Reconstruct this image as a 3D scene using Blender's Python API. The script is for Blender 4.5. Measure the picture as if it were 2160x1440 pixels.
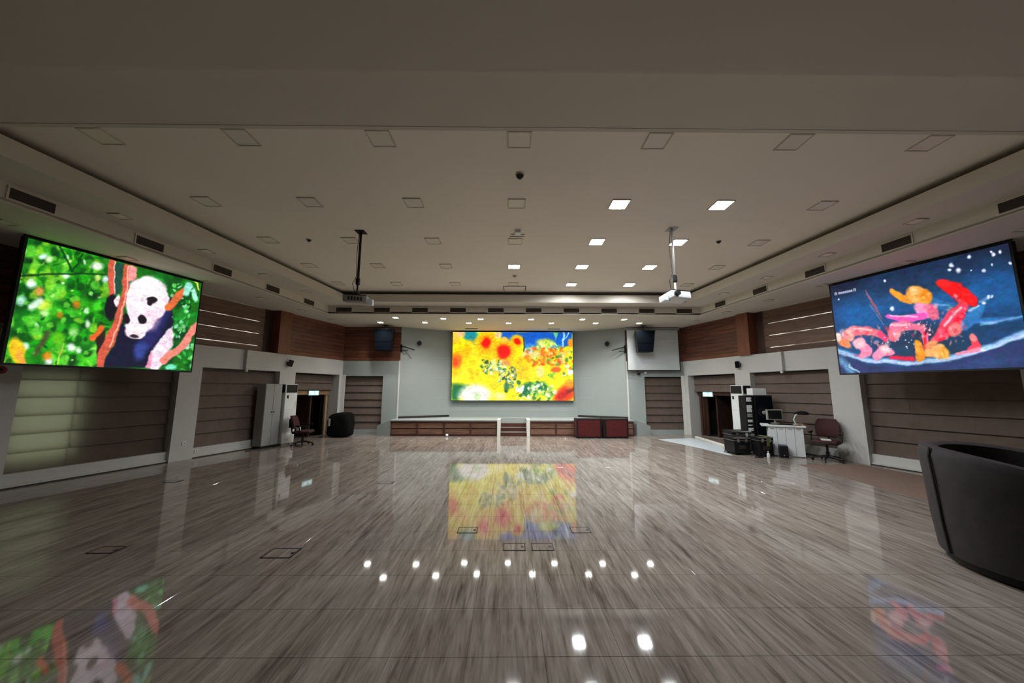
import bpy, bmesh, math, random
import numpy as np
from mathutils import Vector, Matrix

random.seed(7)
for o in list(bpy.data.objects):
    bpy.data.objects.remove(o)
SC = bpy.context.scene
COL = SC.collection

# ------------------------------------------------------------------ camera
CAMX, CAMH, FPX = -0.1952, 1.7, 740.0
PITCH, YAW, ROLL = 0.135, 0.0084, 0.0023
def cam_axes():
    cp, sp, cy, sy = math.cos(PITCH), math.sin(PITCH), math.cos(YAW), math.sin(YAW)
    f = Vector((sy * cp, cy * cp, sp)); r = Vector((cy, -sy, 0)); u = r.cross(f)
    cr, sr = math.cos(ROLL), math.sin(ROLL)
    return cr * r + sr * u, f, -sr * r + cr * u
CR, CF, CU = cam_axes()
cam = bpy.data.cameras.new('camera')
cam.sensor_width = 36.0
cam.lens = FPX / 2160 * 36
cam.clip_start = 0.05
camo = bpy.data.objects.new('camera', cam)
COL.objects.link(camo)
M = Matrix((CR, CU, -CF)).transposed().to_4x4()
M.translation = Vector((CAMX, 0, CAMH))
camo.matrix_world = M
SC.camera = camo

# ------------------------------------------------------------------ world, exposure
w = bpy.data.worlds.new('world'); SC.world = w
w.use_nodes = True
w.node_tree.nodes['Background'].inputs[0].default_value = (0.75, 0.85, 1.0, 1)
w.node_tree.nodes['Background'].inputs[1].default_value = 0.6
vs = SC.view_settings
vs.view_transform = 'Standard'; vs.look = 'None'; vs.gamma = 1.0; vs.use_curve_mapping = False
vs.exposure = 0.22
SC.cycles.use_denoising = True
SC.cycles.max_bounces = 7
SC.cycles.diffuse_bounces = 4
SC.cycles.glossy_bounces = 3
SC.cycles.adaptive_threshold = 0.03
SC.cycles.sample_clamp_indirect = 6.0
LAMP_TRAY = 42.0       # radiance of the lit ceiling panel diffusers
PANEL_W, DOWN_W = 33.0, 14.5   # watts thrown downwards by each lit panel and each stage downlight
LAMP_SOFFIT = 40.0     # radiance of the stage downlights
SCREEN_GAIN = 1.0     # LED walls
DAYLIGHT = 2.1         # bright sky behind the blinds and slats

# ------------------------------------------------------------------ room numbers (metres)
D, W, A = 13.66, 6.62, 0.275              # stage facade depth, half width there, splay of the side walls
F, AF, DF = 6.10, 0.107, 11.26            # vent fascia
C, AC, DC = 5.36, 0.1096, 10.70           # inner edge of recessed ceiling
NF, NC = 2.40, 3.36                       # rear ends of fascia and recess
ZB, ZT, Z1, Z2, ZL, Z3 = 2.23, 2.785, 4.12, 4.394, 4.63, 4.743
NW = math.sqrt(1 + A * A)
YBACK = -2.6

def unproj(px, py, n, d):
    q = CF * FPX + CR * (px - 1080) + CU * (720 - py)
    n = Vector(n); c0 = Vector((CAMX, 0, CAMH))
    return c0 + q * ((d - n.dot(c0)) / n.dot(q))

# ------------------------------------------------------------------ materials
def nt(name):
    m = bpy.data.materials.new(name); m.use_nodes = True
    n = m.node_tree.nodes; l = m.node_tree.links
    return m, n, l, n['Principled BSDF']
def srgb(r, g, b):
    f = lambda c: (c / 255 / 12.92) if c / 255 <= 0.04045 else ((c / 255 + 0.055) / 1.055) ** 2.4
    return (f(r), f(g), f(b), 1)
def mat(name, col, rough=0.6, metal=0.0, var=0.08, scale=3.0, stretch=(1, 1, 1), spec=0.5, bump=0.0, coords='Generated'):
    """plain surface with slight procedural variation of tone"""
    m, n, l, b = nt(name)
    geo = n.new('ShaderNodeNewGeometry')
    mp = n.new('ShaderNodeMapping'); mp.inputs['Scale'].default_value = stretch
    l.new(geo.outputs['Position'], mp.inputs['Vector'])
    t = n.new('ShaderNodeTexNoise'); t.inputs['Scale'].default_value = scale; t.inputs['Detail'].default_value = 5
    l.new(mp.outputs['Vector'], t.inputs['Vector'])
    r = n.new('ShaderNodeValToRGB')
    r.color_ramp.elements[0].position = 0.3; r.color_ramp.elements[1].position = 0.7
    r.color_ramp.elements[0].color = tuple(c * (1 - var) for c in col[:3]) + (1,)
    r.color_ramp.elements[1].color = tuple(min(1, c * (1 + var)) for c in col[:3]) + (1,)
    l.new(t.outputs['Fac'], r.inputs['Fac']); l.new(r.outputs['Color'], b.inputs['Base Color'])
    b.inputs['Roughness'].default_value = rough; b.inputs['Metallic'].default_value = metal
    b.inputs['Specular IOR Level'].default_value = spec
    if bump:
        bp = n.new('ShaderNodeBump'); bp.inputs['Strength'].default_value = bump; bp.inputs['Distance'].default_value = 0.01
        l.new(t.outputs['Fac'], bp.inputs['Height']); l.new(bp.outputs['Normal'], b.inputs['Normal'])
    return m
def emit(name, col, strength):
    m, n, l, b = nt(name)
    b.inputs['Base Color'].default_value = (0.8, 0.8, 0.8, 1)
    b.inputs['Emission Color'].default_value = col; b.inputs['Emission Strength'].default_value = strength
    return m

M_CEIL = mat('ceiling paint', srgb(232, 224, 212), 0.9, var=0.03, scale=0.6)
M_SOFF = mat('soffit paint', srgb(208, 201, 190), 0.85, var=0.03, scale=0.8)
M_COVE = mat('cove shade paint', srgb(150, 135, 120), 0.9)  # darker than the ceiling; the recess shade is put into this colour
M_WALL = mat('grey white wall paint', srgb(196, 196, 193), 0.75, var=0.04, scale=1.2)
M_FACADE = mat('pale cool wall paint', srgb(152, 160, 158), 0.75, var=0.03, scale=1.0)
M_TREAD = mat('mid grey tread', srgb(118, 112, 106), 0.7)  # even mid grey, toned down against the bright downlights overhead
M_TRIM = mat('white trim paint', srgb(222, 222, 216), 0.6, var=0.02)
M_DARKLINE = mat('dark skirting and gap shade', srgb(42, 36, 33), 0.7)
M_BLIND = mat('brown grey blind cloth', srgb(108, 94, 86), 0.9, var=0.10, scale=6, bump=0.1)
M_BLIND2 = mat('umber blind cloth', srgb(96, 82, 74), 0.9, var=0.12, scale=5, bump=0.1)
M_BLACK = mat('black plastic', srgb(14, 14, 17), 0.5, var=0.15, spec=0.35)
M_BLACKM = mat('matte black cloth', srgb(10, 10, 11), 0.95, spec=0.2, var=0.3, scale=8, bump=0.4)
M_SPK = mat('speaker grille cloth', srgb(9, 15, 23), 0.9, spec=0.08, var=0.2, scale=40)
M_VENT = mat('vent dark', srgb(58, 50, 44), 0.8)
M_SLAT = mat('vent slat', srgb(92, 82, 72), 0.6)
M_STEEL = mat('grey steel cabinet', srgb(150, 152, 150), 0.45, var=0.04)
M_WHITEP = mat('white plastic', srgb(226, 230, 232), 0.4, var=0.02)
M_GREYP = mat('grey plastic', srgb(150, 150, 146), 0.5)
M_CHROME = mat('brushed metal', srgb(190, 190, 190), 0.3, metal=0.9)
M_RED = mat('dark red upholstery', srgb(60, 22, 24), 0.8, var=0.15, scale=10, bump=0.15)
M_REDBOX = mat('dark red carpet', srgb(78, 13, 15), 0.9, var=0.25, scale=14, bump=0.2)
M_LOUNGE = mat('charcoal upholstery', srgb(44, 40, 42), 0.75, var=0.25, scale=9, bump=0.25)
M_LOUNGEIN = mat('black seat cloth', srgb(20, 18, 19), 0.9, var=0.2, scale=12)
M_TAN = mat('tan wood', srgb(176, 142, 108), 0.6, var=0.12, scale=4, stretch=(6, 6, 1))
M_SCREENFAB = mat('projection screen fabric', srgb(205, 212, 214), 0.8, var=0.02)
M_RUNNER = mat('brown runner carpet', srgb(118, 97, 86), 0.95, var=0.12, scale=20, bump=0.2)
M_PALE = mat('thin pale layer', srgb(196, 206, 212), 0.35, var=0.06, scale=2)
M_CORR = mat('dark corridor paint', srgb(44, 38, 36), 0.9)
M_GREEN = mat('olive strap', srgb(96, 108, 58), 0.8)
M_BLUE = mat('dark blue plastic', srgb(26, 28, 48), 0.45)
M_CALL = mat('red plastic', srgb(150, 36, 30), 0.5)
M_LED = mat('led cabinet black', srgb(14, 14, 16), 0.6)
M_LAMP = emit('lit lamp diffuser', (0.93, 0.98, 1.0, 1), LAMP_TRAY)
M_LAMP2 = emit('lit downlight diffuser', (1.0, 0.985, 0.93, 1), LAMP_SOFFIT)
M_UNLIT = mat('unlit lamp diffuser', srgb(224, 217, 206), 0.5, var=0.02)
M_FRAMEL = mat('lamp trim', srgb(192, 183, 168), 0.5)
M_DAY = emit('daylight pane', (0.93, 1.0, 0.88, 1), DAYLIGHT)
M_EXIT = emit('exit sign glow', (0.25, 0.78, 0.85, 1), 0.75)
M_EXITW = emit('exit sign white', (0.85, 1.0, 1.0, 1), 0.95)

def wood(name, dark, light, rough=0.45, grain=(1.2, 1.2, 26)):
    m, n, l, b = nt(name)
    geo = n.new('ShaderNodeNewGeometry'); mp = n.new('ShaderNodeMapping'); mp.inputs['Scale'].default_value = grain
    l.new(geo.outputs['Position'], mp.inputs['Vector'])
    t = n.new('ShaderNodeTexNoise'); t.inputs['Scale'].default_value = 1.6; t.inputs['Detail'].default_value = 7; t.inputs['Distortion'].default_value = 0.6
    l.new(mp.outputs['Vector'], t.inputs['Vector'])
    oi = n.new('ShaderNodeObjectInfo')
    ad = n.new('ShaderNodeMath'); ad.operation = 'MULTIPLY_ADD'; ad.inputs[1].default_value = 0.22; ad.inputs[2].default_value = -0.11
    l.new(oi.outputs['Random'], ad.inputs[0])
    ad2 = n.new('ShaderNodeMath'); ad2.operation = 'ADD'
    l.new(t.outputs['Fac'], ad2.inputs[0]); l.new(ad.outputs[0], ad2.inputs[1])
    r = n.new('ShaderNodeValToRGB')
    r.color_ramp.elements[0].position = 0.28; r.color_ramp.elements[1].position = 0.72
    r.color_ramp.elements[0].color = dark; r.color_ramp.elements[1].color = light
    l.new(ad2.outputs[0], r.inputs['Fac']); l.new(r.outputs['Color'], b.inputs['Base Color'])
    b.inputs['Roughness'].default_value = rough
    return m
M_WOOD = wood('red brown wall boards', srgb(72, 41, 31), srgb(132, 81, 60))
M_PILA = wood('red brown pilaster veneer', srgb(88, 48, 35), srgb(128, 76, 54), grain=(9, 9, 1.2))
M_SLATW = wood('grey brown blind slats', srgb(84, 60, 50), srgb(128, 100, 86))
M_STAGE = wood('dark brown stage panel', srgb(92, 64, 52), srgb(136, 102, 84), grain=(1.5, 1.5, 20))
M_STAGEF = wood('dark brown stage frame', srgb(52, 28, 22), srgb(84, 48, 38), grain=(1.5, 1.5, 20))
M_DOORW = wood('dark brown door wood', srgb(46, 30, 26), srgb(80, 54, 44), grain=(14, 14, 1.0))

def floor_material():
    """polished porcelain with long grey brown veins running to the stage"""
    m, n, l, b = nt('vein cut polished tile')
    geo = n.new('ShaderNodeNewGeometry')
    def noise(sc, scale, det, dist=0.0):
        mp = n.new('ShaderNodeMapping'); mp.inputs['Scale'].default_value = sc
        l.new(geo.outputs['Position'], mp.inputs['Vector'])
        t = n.new('ShaderNodeTexNoise'); t.inputs['Scale'].default_value = scale; t.inputs['Detail'].default_value = det
        t.inputs['Distortion'].default_value = dist
        l.new(mp.outputs['Vector'], t.inputs['Vector']); return t
    a = noise((13.0, 1.0, 1), 1.0, 5, 0.9)
    c = noise((40, 3.2, 1), 1.0, 6, 0.9)
    d = noise((1.6, 0.5, 1), 1.0, 2, 0.2)
    mx = n.new('ShaderNodeMix'); mx.data_type = 'FLOAT'; mx.inputs[0].default_value = 0.45
    l.new(a.outputs['Fac'], mx.inputs[2]); l.new(c.outputs['Fac'], mx.inputs[3])
    mx2 = n.new('ShaderNodeMix'); mx2.data_type = 'FLOAT'; mx2.inputs[0].default_value = 0.18
    l.new(mx.outputs[0], mx2.inputs[2]); l.new(d.outputs['Fac'], mx2.inputs[3])
    r = n.new('ShaderNodeValToRGB'); e = r.color_ramp.elements
    e[0].position = 0.34; e[0].color = srgb(88, 77, 71)
    e[1].position = 0.64; e[1].color = srgb(166, 157, 149)
    k = e.new(0.47); k.color = srgb(133, 123, 115)
    l.new(mx2.outputs[0], r.inputs['Fac']); l.new(r.outputs['Color'], b.inputs['Base Color'])
    b.inputs['Roughness'].default_value = 0.045
    b.inputs['IOR'].default_value = 1.5
    bp = n.new('ShaderNodeBump'); bp.inputs['Strength'].default_value = 0.02; bp.inputs['Distance'].default_value = 0.003
    wv = noise((1.6, 1.6, 1), 1.5, 2)
    l.new(wv.outputs['Fac'], bp.inputs['Height']); l.new(bp.outputs['Normal'], b.inputs['Normal'])
    return m
M_FLOOR = floor_material()
M_GROUT = mat('grout', srgb(128, 118, 108), 0.9)

# ------------------------------------------------------------------ mesh helpers
class MB:
    def __init__(s): s.bm = bmesh.new()
    def verts_faces(s, vs_, fs_):
        v = [s.bm.verts.new(p) for p in vs_]
        for f in fs_: s.bm.faces.new([v[i] for i in f])
        return s
    def hexa(s, p):   # 8 points: bottom 4, top 4
        return s.verts_faces(p, [(0, 3, 2, 1), (4, 5, 6, 7), (0, 1, 5, 4), (1, 2, 6, 5), (2, 3, 7, 6), (3, 0, 4, 7)])
    def box(s, x0, x1, y0, y1, z0, z1, m=None):
        p = [(x0, y0, z0), (x1, y0, z0), (x1, y1, z0), (x0, y1, z0), (x0, y0, z1), (x1, y0, z1), (x1, y1, z1), (x0, y1, z1)]
        if m is not None: p = [m @ Vector(q) for q in p]
        return s.hexa(p)
    def rbox(s, x0, x1, y0, y1, z0, z1, r=0.02, seg=2, m=None):
        b2 = bmesh.new(); t = MB(); t.bm.free(); t.bm = b2
        t.box(x0, x1, y0, y1, z0, z1)
        bmesh.ops.bevel(b2, geom=list(b2.edges), offset=r, segments=seg, affect='EDGES', profile=0.5)
        if m is not None: bmesh.ops.transform(b2, matrix=m, verts=b2.verts)
        me = bpy.data.meshes.new('tmp'); b2.to_mesh(me); b2.free(); s.bm.from_mesh(me); bpy.data.meshes.remove(me)
        return s
    def prism(s, poly, z0, z1):
        n = len(poly)
        vs_ = [(x, y, z0) for x, y in poly] + [(x, y, z1) for x, y in poly]
        return s.verts_faces(vs_, [tuple(range(n))[::-1], tuple(range(n, 2 * n))] + [(i, (i + 1) % n, n + (i + 1) % n, n + i) for i in range(n)])
    def tube(s, pts, r, seg=8):
        pts = [Vector(p) for p in pts]; rings = []
        rs = r if isinstance(r, (list, tuple)) else [r] * len(pts)
        for i, p in enumerate(pts):
            d = (pts[min(i + 1, len(pts) - 1)] - pts[max(i - 1, 0)]).normalized()
            a = d.orthogonal().normalized() if i == 0 else (rings[-1][1] - d * rings[-1][1].dot(d)).normalized()
            b = d.cross(a)
            rings.append(([s.bm.verts.new(p + rs[i] * (math.cos(2 * math.pi * k / seg) * a + math.sin(2 * math.pi * k / seg) * b)) for k in range(seg)], a))
        for i in range(len(rings) - 1):
            for k in range(seg):
                s.bm.faces.new([rings[i][0][k], rings[i][0][(k + 1) % seg], rings[i + 1][0][(k + 1) % seg], rings[i + 1][0][k]])
        s.bm.faces.new(rings[0][0][::-1]); s.bm.faces.new(rings[-1][0])
        return s
    def lathe(s, prof, seg=16, c=(0, 0, 0)):   # profile of (r, z), closed by caps
        rings = [[s.bm.verts.new((c[0] + r * math.cos(2 * math.pi * k / seg), c[1] + r * math.sin(2 * math.pi * k / seg), c[2] + z)) for k in range(seg)] for r, z in prof]
        for i in range(len(rings) - 1):
            for k in range(seg):
                s.bm.faces.new([rings[i][k], rings[i][(k + 1) % seg], rings[i + 1][(k + 1) % seg], rings[i + 1][k]])
        s.bm.faces.new(rings[0][::-1]); s.bm.faces.new(rings[-1])
        return s
    def build(s, name, m, parent=None, smooth=False, kind=None, m4=None):
        bmesh.ops.recalc_face_normals(s.bm, faces=s.bm.faces)
        if m4 is not None: bmesh.ops.transform(s.bm, matrix=m4, verts=s.bm.verts)
        me = bpy.data.meshes.new(name)
        s.bm.to_mesh(me); s.bm.free()
        if smooth:
            for p in me.polygons: p.use_smooth = True
            me.set_sharp_from_angle(angle=math.radians(40))
        me.materials.append(m)
        o = bpy.data.objects.new(name, me); COL.objects.link(o)
        if parent: o.parent = parent
        if kind: o['kind'] = kind
        return o
def empty(name, loc=(0, 0, 0), rz=0.0):
    o = bpy.data.objects.new(name, None); COL.objects.link(o)
    o.location = loc; o.rotation_euler = (0, 0, rz); o.empty_display_size = 0.1
    return o
def tag(o, label, cat, group=None):
    o['label'] = label; o['category'] = cat
    if group: o['group'] = group
    return o
def thing(name, label, cat, loc=(0, 0, 0), rz=0.0, group=None):
    return tag(empty(name, loc, rz), label, cat, group)
def dup(root, loc=None, rz=None):
    def cp(o, p):
        c = o.copy(); COL.objects.link(c); c.parent = p
        for ch in [q for q in bpy.data.objects if q.parent == o]: cp(ch, c)
        return c
    r = cp(root, None)
    if loc is not None: r.location = loc
    if rz is not None: r.rotation_euler = (0, 0, rz)
    return r

# side walls: s = -1 on the panda side, +1 on the food side
def wp(s, y, o, z):
    return Vector((s * (W + A * (D - y)) - s * o / NW, y - A * o / NW, z))
def wbox(mb, s, y0, y1, o0, o1, z0, z1):
    return mb.hexa([wp(s, y0, o0, z0), wp(s, y1, o0, z0), wp(s, y1, o1, z0), wp(s, y0, o1, z0),
                    wp(s, y0, o0, z1), wp(s, y1, o0, z1), wp(s, y1, o1, z1), wp(s, y0, o1, z1)])
def wall_rz(s, a=A):        # rotation that turns local +y to the inward normal of a splayed wall
    return math.atan2(-a, -s) - math.pi / 2
def fx(y): return F + AF * (DF - y)
def cx(y): return C + AC * (DC - y)
def rx(y): return W + A * (D - y)

# ================================================================== STRUCTURE
# ---- floor: slab plus tiles
TS, GAP = 0.5, 0.0014
floor = MB().prism([(-12.2, YBACK - .4), (12.2, YBACK - .4), (9.2, 15.4), (-9.2, 15.4)], -0.15, -0.006).build('floor', M_GROUT, kind='structure')
def tile_mb(mb, x, y):
    h = TS / 2 - GAP / 2; b = 0.0015
    return mb.verts_faces([(x - h, y - h, -0.012), (x + h, y - h, -0.012), (x + h, y + h, -0.012), (x - h, y + h, -0.012),
                           (x - h, y - h, -b), (x + h, y - h, -b), (x + h, y + h, -b), (x - h, y + h, -b),
                           (x - h + b, y - h + b, 0), (x + h - b, y - h + b, 0), (x + h - b, y + h - b, 0), (x - h + b, y + h - b, 0)],
                          [(0, 1, 5, 4), (1, 2, 6, 5), (2, 3, 7, 6), (3, 0, 4, 7), (4, 5, 9, 8), (5, 6, 10, 9), (6, 7, 11, 10), (7, 4, 8, 11), (8, 9, 10, 11)])
cells = []
for j in range(-14, 20):
    for i in range(-24, 25):
        x, y = 0.29 + i * TS, 4.25 + j * TS
        if y < YBACK or y > 13.9 or abs(x) > rx(y) + 0.35: continue
        cells.append((x, y))
def in_view(x, y):
    d = Vector((x - CAMX, y, -CAMH)); c = d.dot(CF)
    if c < 0.5: return False
    return abs(FPX * d.dot(CR) / c) < 1100 and abs(FPX * d.dot(CU) / c) < 760
seen = sorted([c for c in cells if in_view(*c)], key=lambda c: math.hypot(c[0] - CAMX, c[1]))
near = seen[:300]; rest = [c for c in cells if c not in set(near)]
t0 = tile_mb(MB(), 0, 0).build('tile', M_FLOOR, floor)
t0.location = (near[0][0], near[0][1], 0)
for x, y in near[1:]:
    t = t0.copy(); t.location = (x, y, 0); COL.objects.link(t); t.parent = floor
mb = MB()
for x, y in rest: tile_mb(mb, x, y)
mb.build('tile_field', M_FLOOR, floor, kind='stuff')

# ---- ceiling
def poly4(fn, y0, y1, g=0.0): return [(-fn(y0) - g, y0 - g), (fn(y0) + g, y0 - g), (fn(y1) + g, y1 + g), (-fn(y1) - g, y1 + g)]
def ring(mb, inn, out, z0, z1):
    for i in range(4):
        j = (i + 1) % 4
        a, b, c, d = inn[i], inn[j], out[j], out[i]
        mb.hexa([(*a, z0), (*b, z0), (*c, z0), (*d, z0), (*a, z1), (*b, z1), (*c, z1), (*d, z1)])
    return mb
cove = poly4(cx, NC, DC); fasc = poly4(fx, NF, DF); setb = poly4(cx, NC, DC, 0.34)
ceiling = MB().prism(poly4(cx, NC, DC, 0.36), Z3, Z3 + .1).build('ceiling', M_CEIL, kind='structure')
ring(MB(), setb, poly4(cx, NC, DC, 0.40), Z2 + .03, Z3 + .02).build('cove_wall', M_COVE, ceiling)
ring(MB(), poly4(cx, NC, DC, 0.045), poly4(fx, NF, DF, 0.03), Z2, Z2 + .06).build('upper_soffit', M_SOFF, ceiling)
ring(MB(), cove, poly4(cx, NC, DC, 0.05), Z2 - .004, ZL).build('cove_lip', M_SOFF, ceiling)
ring(MB(), fasc, poly4(fx, NF, DF, 0.05), Z1 + .02, Z2 + .02).build('fascia', M_SOFF, ceiling)
ring(MB(), poly4(fx, NF, DF, 0.0), [(-rx(YBACK) - .5, YBACK - .5), (rx(YBACK) + .5, YBACK - .5), (7.4, 15.2), (-7.4, 15.2)], Z1, Z1 + .06).build('lower_soffit', M_SOFF, ceiling)
MB().box(-12.5, 12.5, YBACK - .6, 15.4, 5.0, 5.1).build('sky_block_slab', M_WALL, ceiling)  # unseen slab added above the ceiling to block light from the world
# outline of the access hatch and one fixing plate in the recessed ceiling
mb = MB()
for x0, x1, y0, y1 in ((-.37, .31, 10.13, 10.15), (-.37, -.35, 10.13, 10.6), (.29, .31, 10.13, 10.6)): mb.box(x0, x1, y0, y1, Z3 - .012, Z3 + .01)
mb.build('hatch_trim', M_DARKLINE, ceiling)

# ---- side walls
OPEN = [(6.2, 8.46), (8.93, 11.05), (11.6, 13.5)]
OPENR = [(6.05, 8.28), (8.88, 10.98), (11.5, 13.47)]
WINU = (8.45, 10.84)
NZ = 10
walls = {}
for s, nm, ops in ((-1, 'left', OPEN), (1, 'right', OPENR)):
    mb = MB()
    wbox(mb, s, YBACK - .4, ops[0][0], -.6, 0, -.1, ZT)
    ys = [ops[0][0]]
    for k in range(3):
        a = ops[k][1]; b = ops[k + 1][0] if k < 2 else 13.95
        wbox(mb, s, a, b, -.6, 0, -.1, ZB)
    wbox(mb, s, ops[0][0], 13.95, -.6, 0, ZB, ZT)
    for k in range(2):
        wbox(mb, s, ops[k][0], ops[k][1], -.6, -.36, -.1, ZB)            # back of the window bay
        wbox(mb, s, ops[k][0], ops[k][1], -.36, -.09, -.1, .24)          # low sill
        wbox(mb, s, ops[k][0], ops[k][1], -.36, -.05, -.1, .055)         # step under the sill
    # upper wall behind the boards, with the slatted bay set back
    wbox(mb, s, YBACK - .4, WINU[0], -.6, -.03, ZT, Z1 + .04)
    wbox(mb, s, WINU[0], WINU[1], -.6, -.34, ZT, Z1 + .04)
    wbox(mb, s, WINU[1], 13.95, -.6, -.03, ZT, Z1 + .04)
    wall = mb.build('wall_' + nm, M_WALL, kind='structure'); walls[s] = wall
    bh = (Z1 - ZT) / NZ
    for y0, y1 in ((4.0, 8.45), (11.22, 13.62)):
        for k in range(NZ):
            q = MB(); wbox(q, s, y0, y1, -.03, 0.0 - .004 * (k % 2), ZT + k * bh + .004, ZT + (k + 1) * bh - .003)
            q.build('board', M_WOOD, wall)
    q = MB(); wbox(q, s, YBACK, 4.0, -.03, -.004, ZT, Z1); q.build('board_field', M_WOOD, wall)
    q = MB(); wbox(q, s, 10.82, 11.22, -.34, .10, ZT + .002, Z1); q.build('pilaster', M_PILA, wall)
    q = MB(); wbox(q, s, 8.41, 8.45, -.34, .03, ZT + .002, Z1); q.build('pilaster', M_PILA, wall)
    # floor line below the sills
    q = MB()
    for k in range(2): wbox(q, s, ops[k][0], ops[k][1], -.05, -.03, 0.0, .02)
    q.build('baseboard_' + nm, M_DARKLINE, kind='structure')
    # slatted daylight bay: six slats, three open joints
    zs = [2.795, 2.97, 3.15, 3.335, 3.52, 3.705, 3.90, 4.11]
    win = MB(); wbox(win, s, 8.47, 10.5, -.335, -.325, 2.82, 4.10)
    m_, n_, l_, b_ = nt('slat daylight ' + nm)
    geo = n_.new('ShaderNodeNewGeometry'); tn = n_.new('ShaderNodeTexNoise'); tn.inputs['Scale'].default_value = 2.3; tn.inputs['Detail'].default_value = 2
    mpn = n_.new('ShaderNodeMapping'); mpn.inputs['Scale'].default_value = (1, 1, 3); mpn.inputs['Location'].default_value = (3.1 * s, 0.7, 0)
    l_.new(geo.outputs['Position'], mpn.inputs['Vector']); l_.new(mpn.outputs['Vector'], tn.inputs['Vector'])
    rp = n_.new('ShaderNodeValToRGB'); rp.color_ramp.elements[0].position = .42; rp.color_ramp.elements[0].color = (.16, .13, .10, 1)
    rp.color_ramp.elements[1].position = .62; rp.color_ramp.elements[1].color = (1, .95, .84, 1)
    l_.new(tn.outputs['Fac'], rp.inputs['Fac']); l_.new(rp.outputs['Color'], b_.inputs['Emission Color'])
    b_.inputs['Emission Strength'].default_value = 1.1
    win = win.build('window_%d' % (2 if s < 0 else 3), m_, kind='structure')
    for k in range(7):
        lo = zs[k] + (.009 if k in (1, 3, 5) else -.002); hi = zs[k + 1] - (.009 if k in (0, 2, 4) else -.002)
        q = MB(); wbox(q, s, 8.46, 10.56, -.24, -.215 + .012 * (k % 2), lo, hi); q.build('slat', M_SLATW, win)
    q = MB(); wbox(q, s, 10.56, 10.82, -.33, -.22, ZT, Z1); q.build('window_frame', M_DOORW, win)
    q = MB(); wbox(q, s, 8.45, 10.82, -.33, -.05, ZT - .002, ZT + .006); q.build('window_sill', M_WOOD, win)

# daylit window behind the blind under the panda screen
mb = MB(); wbox(mb, -1, 6.24, 7.02, -.355, -.345, .42, 1.9)
win1 = mb.build('window_1', M_DAY, kind='structure')

# ---- stage end wall
mb = MB()
for s, x_in, x_o0, x_o1 in ((-1, 4.42, 5.06, 6.57), (1, 4.38, 5.07, 6.58)):
    def xb(a, b, y0, y1, z0, z1): mb.box(min(s * a, s * b), max(s * a, s * b), y0, y1, z0, z1)
    xb(x_in, x_o0, D, D + .45, -.1, ZT); xb(x_o0, x_o1, D, D + .45, 2.19, ZT); xb(x_o1, 7.2, D, D + .45, -.1, ZT)
    xb(x_o0, x_o1, D + .32, D + .45, -.1, 2.19); xb(x_o0, x_o1, D + .08, D + .45, -.1, .17)
    xb(x_in + .02, 7.2, D + .02, D + .45, ZT, Z1 + .04)
    # angled side of the stage recess
    p = [(s * x_in, D), (s * (x_in + .6), D + .3), (s * (2.62 + .3), 15.1), (s * 2.62, 14.62)]
    mb.prism(p, .3, Z1 + .04)
mb.box(-2.9, 2.9, 14.62, 15.1, .3, Z1 + .04)
wback = mb.build('wall_back', M_FACADE, kind='structure')
bh = (Z1 - ZT) / NZ
for s, x_in in ((-1, 4.42), (1, 4.38)):
    for k in range(NZ):
        x0, x1 = sorted((s * (x_in + .01), s * 6.64))
        MB().box(x0, x1, D - .012 + .004 * (k % 2), D + .03, ZT + k * bh + .004, ZT + (k + 1) * bh - .003).build('board', M_WOOD, wback)
    x0, x1 = sorted((s * x_in, s * (x_in + .05)))
    MB().box(x0, x1, D - .015, D + .01, .0, ZT).build('edge_trim', M_TRIM, wback)
    x0, x1 = sorted((s * 6.50, s * 6.62))
    MB().box(x0, x1, D - .03, D + .01, .0, ZB).build('edge_trim', M_TRIM, wback)
    a = Vector((s * (x_in - .01), D + .0, 0)); b = Vector((s * 2.64, 14.60, 0)); n = Vector((-s * .5, -.87, 0)) * .02
    MB().hexa([(*v.xy, z) for z in (.585, .66) for v in (a, b, b + n, a + n)]).build('stage_gap_shade', M_DARKLINE, wback)  # dark strip painting the shadow gap at the foot of the angled sides
    mbs = MB()   # shallow panel joints on the angled sides
    for z in (1.35, 2.15, 2.95):
        a2 = a + Vector((0, .03, 0)); mbs.hexa([(*v.xy, zz) for zz in (z, z + .006) for v in (a2, b, b + n * .1, a2 + n * .1)])
    mbs.build('panel_joint', M_WALL, wback)
for z in (.80, 1.02):
    MB().box(-2.6, 2.6, 14.612, 14.62, z, z + .006).build('panel_joint', M_WALL, wback)

# ---- wall behind the viewer
MB().box(-12.2, 12.2, YBACK - .4, YBACK, -.1, Z1 + .04).build('wall_front', M_DOORW, kind='structure')

# ---- corridors behind the side doorways
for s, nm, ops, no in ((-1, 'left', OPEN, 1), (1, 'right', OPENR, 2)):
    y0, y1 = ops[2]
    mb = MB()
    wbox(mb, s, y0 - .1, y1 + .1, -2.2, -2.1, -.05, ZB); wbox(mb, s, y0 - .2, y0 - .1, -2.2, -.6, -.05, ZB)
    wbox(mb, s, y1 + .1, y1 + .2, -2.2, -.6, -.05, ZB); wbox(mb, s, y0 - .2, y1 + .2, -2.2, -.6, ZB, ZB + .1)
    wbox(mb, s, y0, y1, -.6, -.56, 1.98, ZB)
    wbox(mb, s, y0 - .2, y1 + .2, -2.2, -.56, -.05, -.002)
    mb.build('wall_corridor_' + nm, M_CORR, kind='structure')

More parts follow.
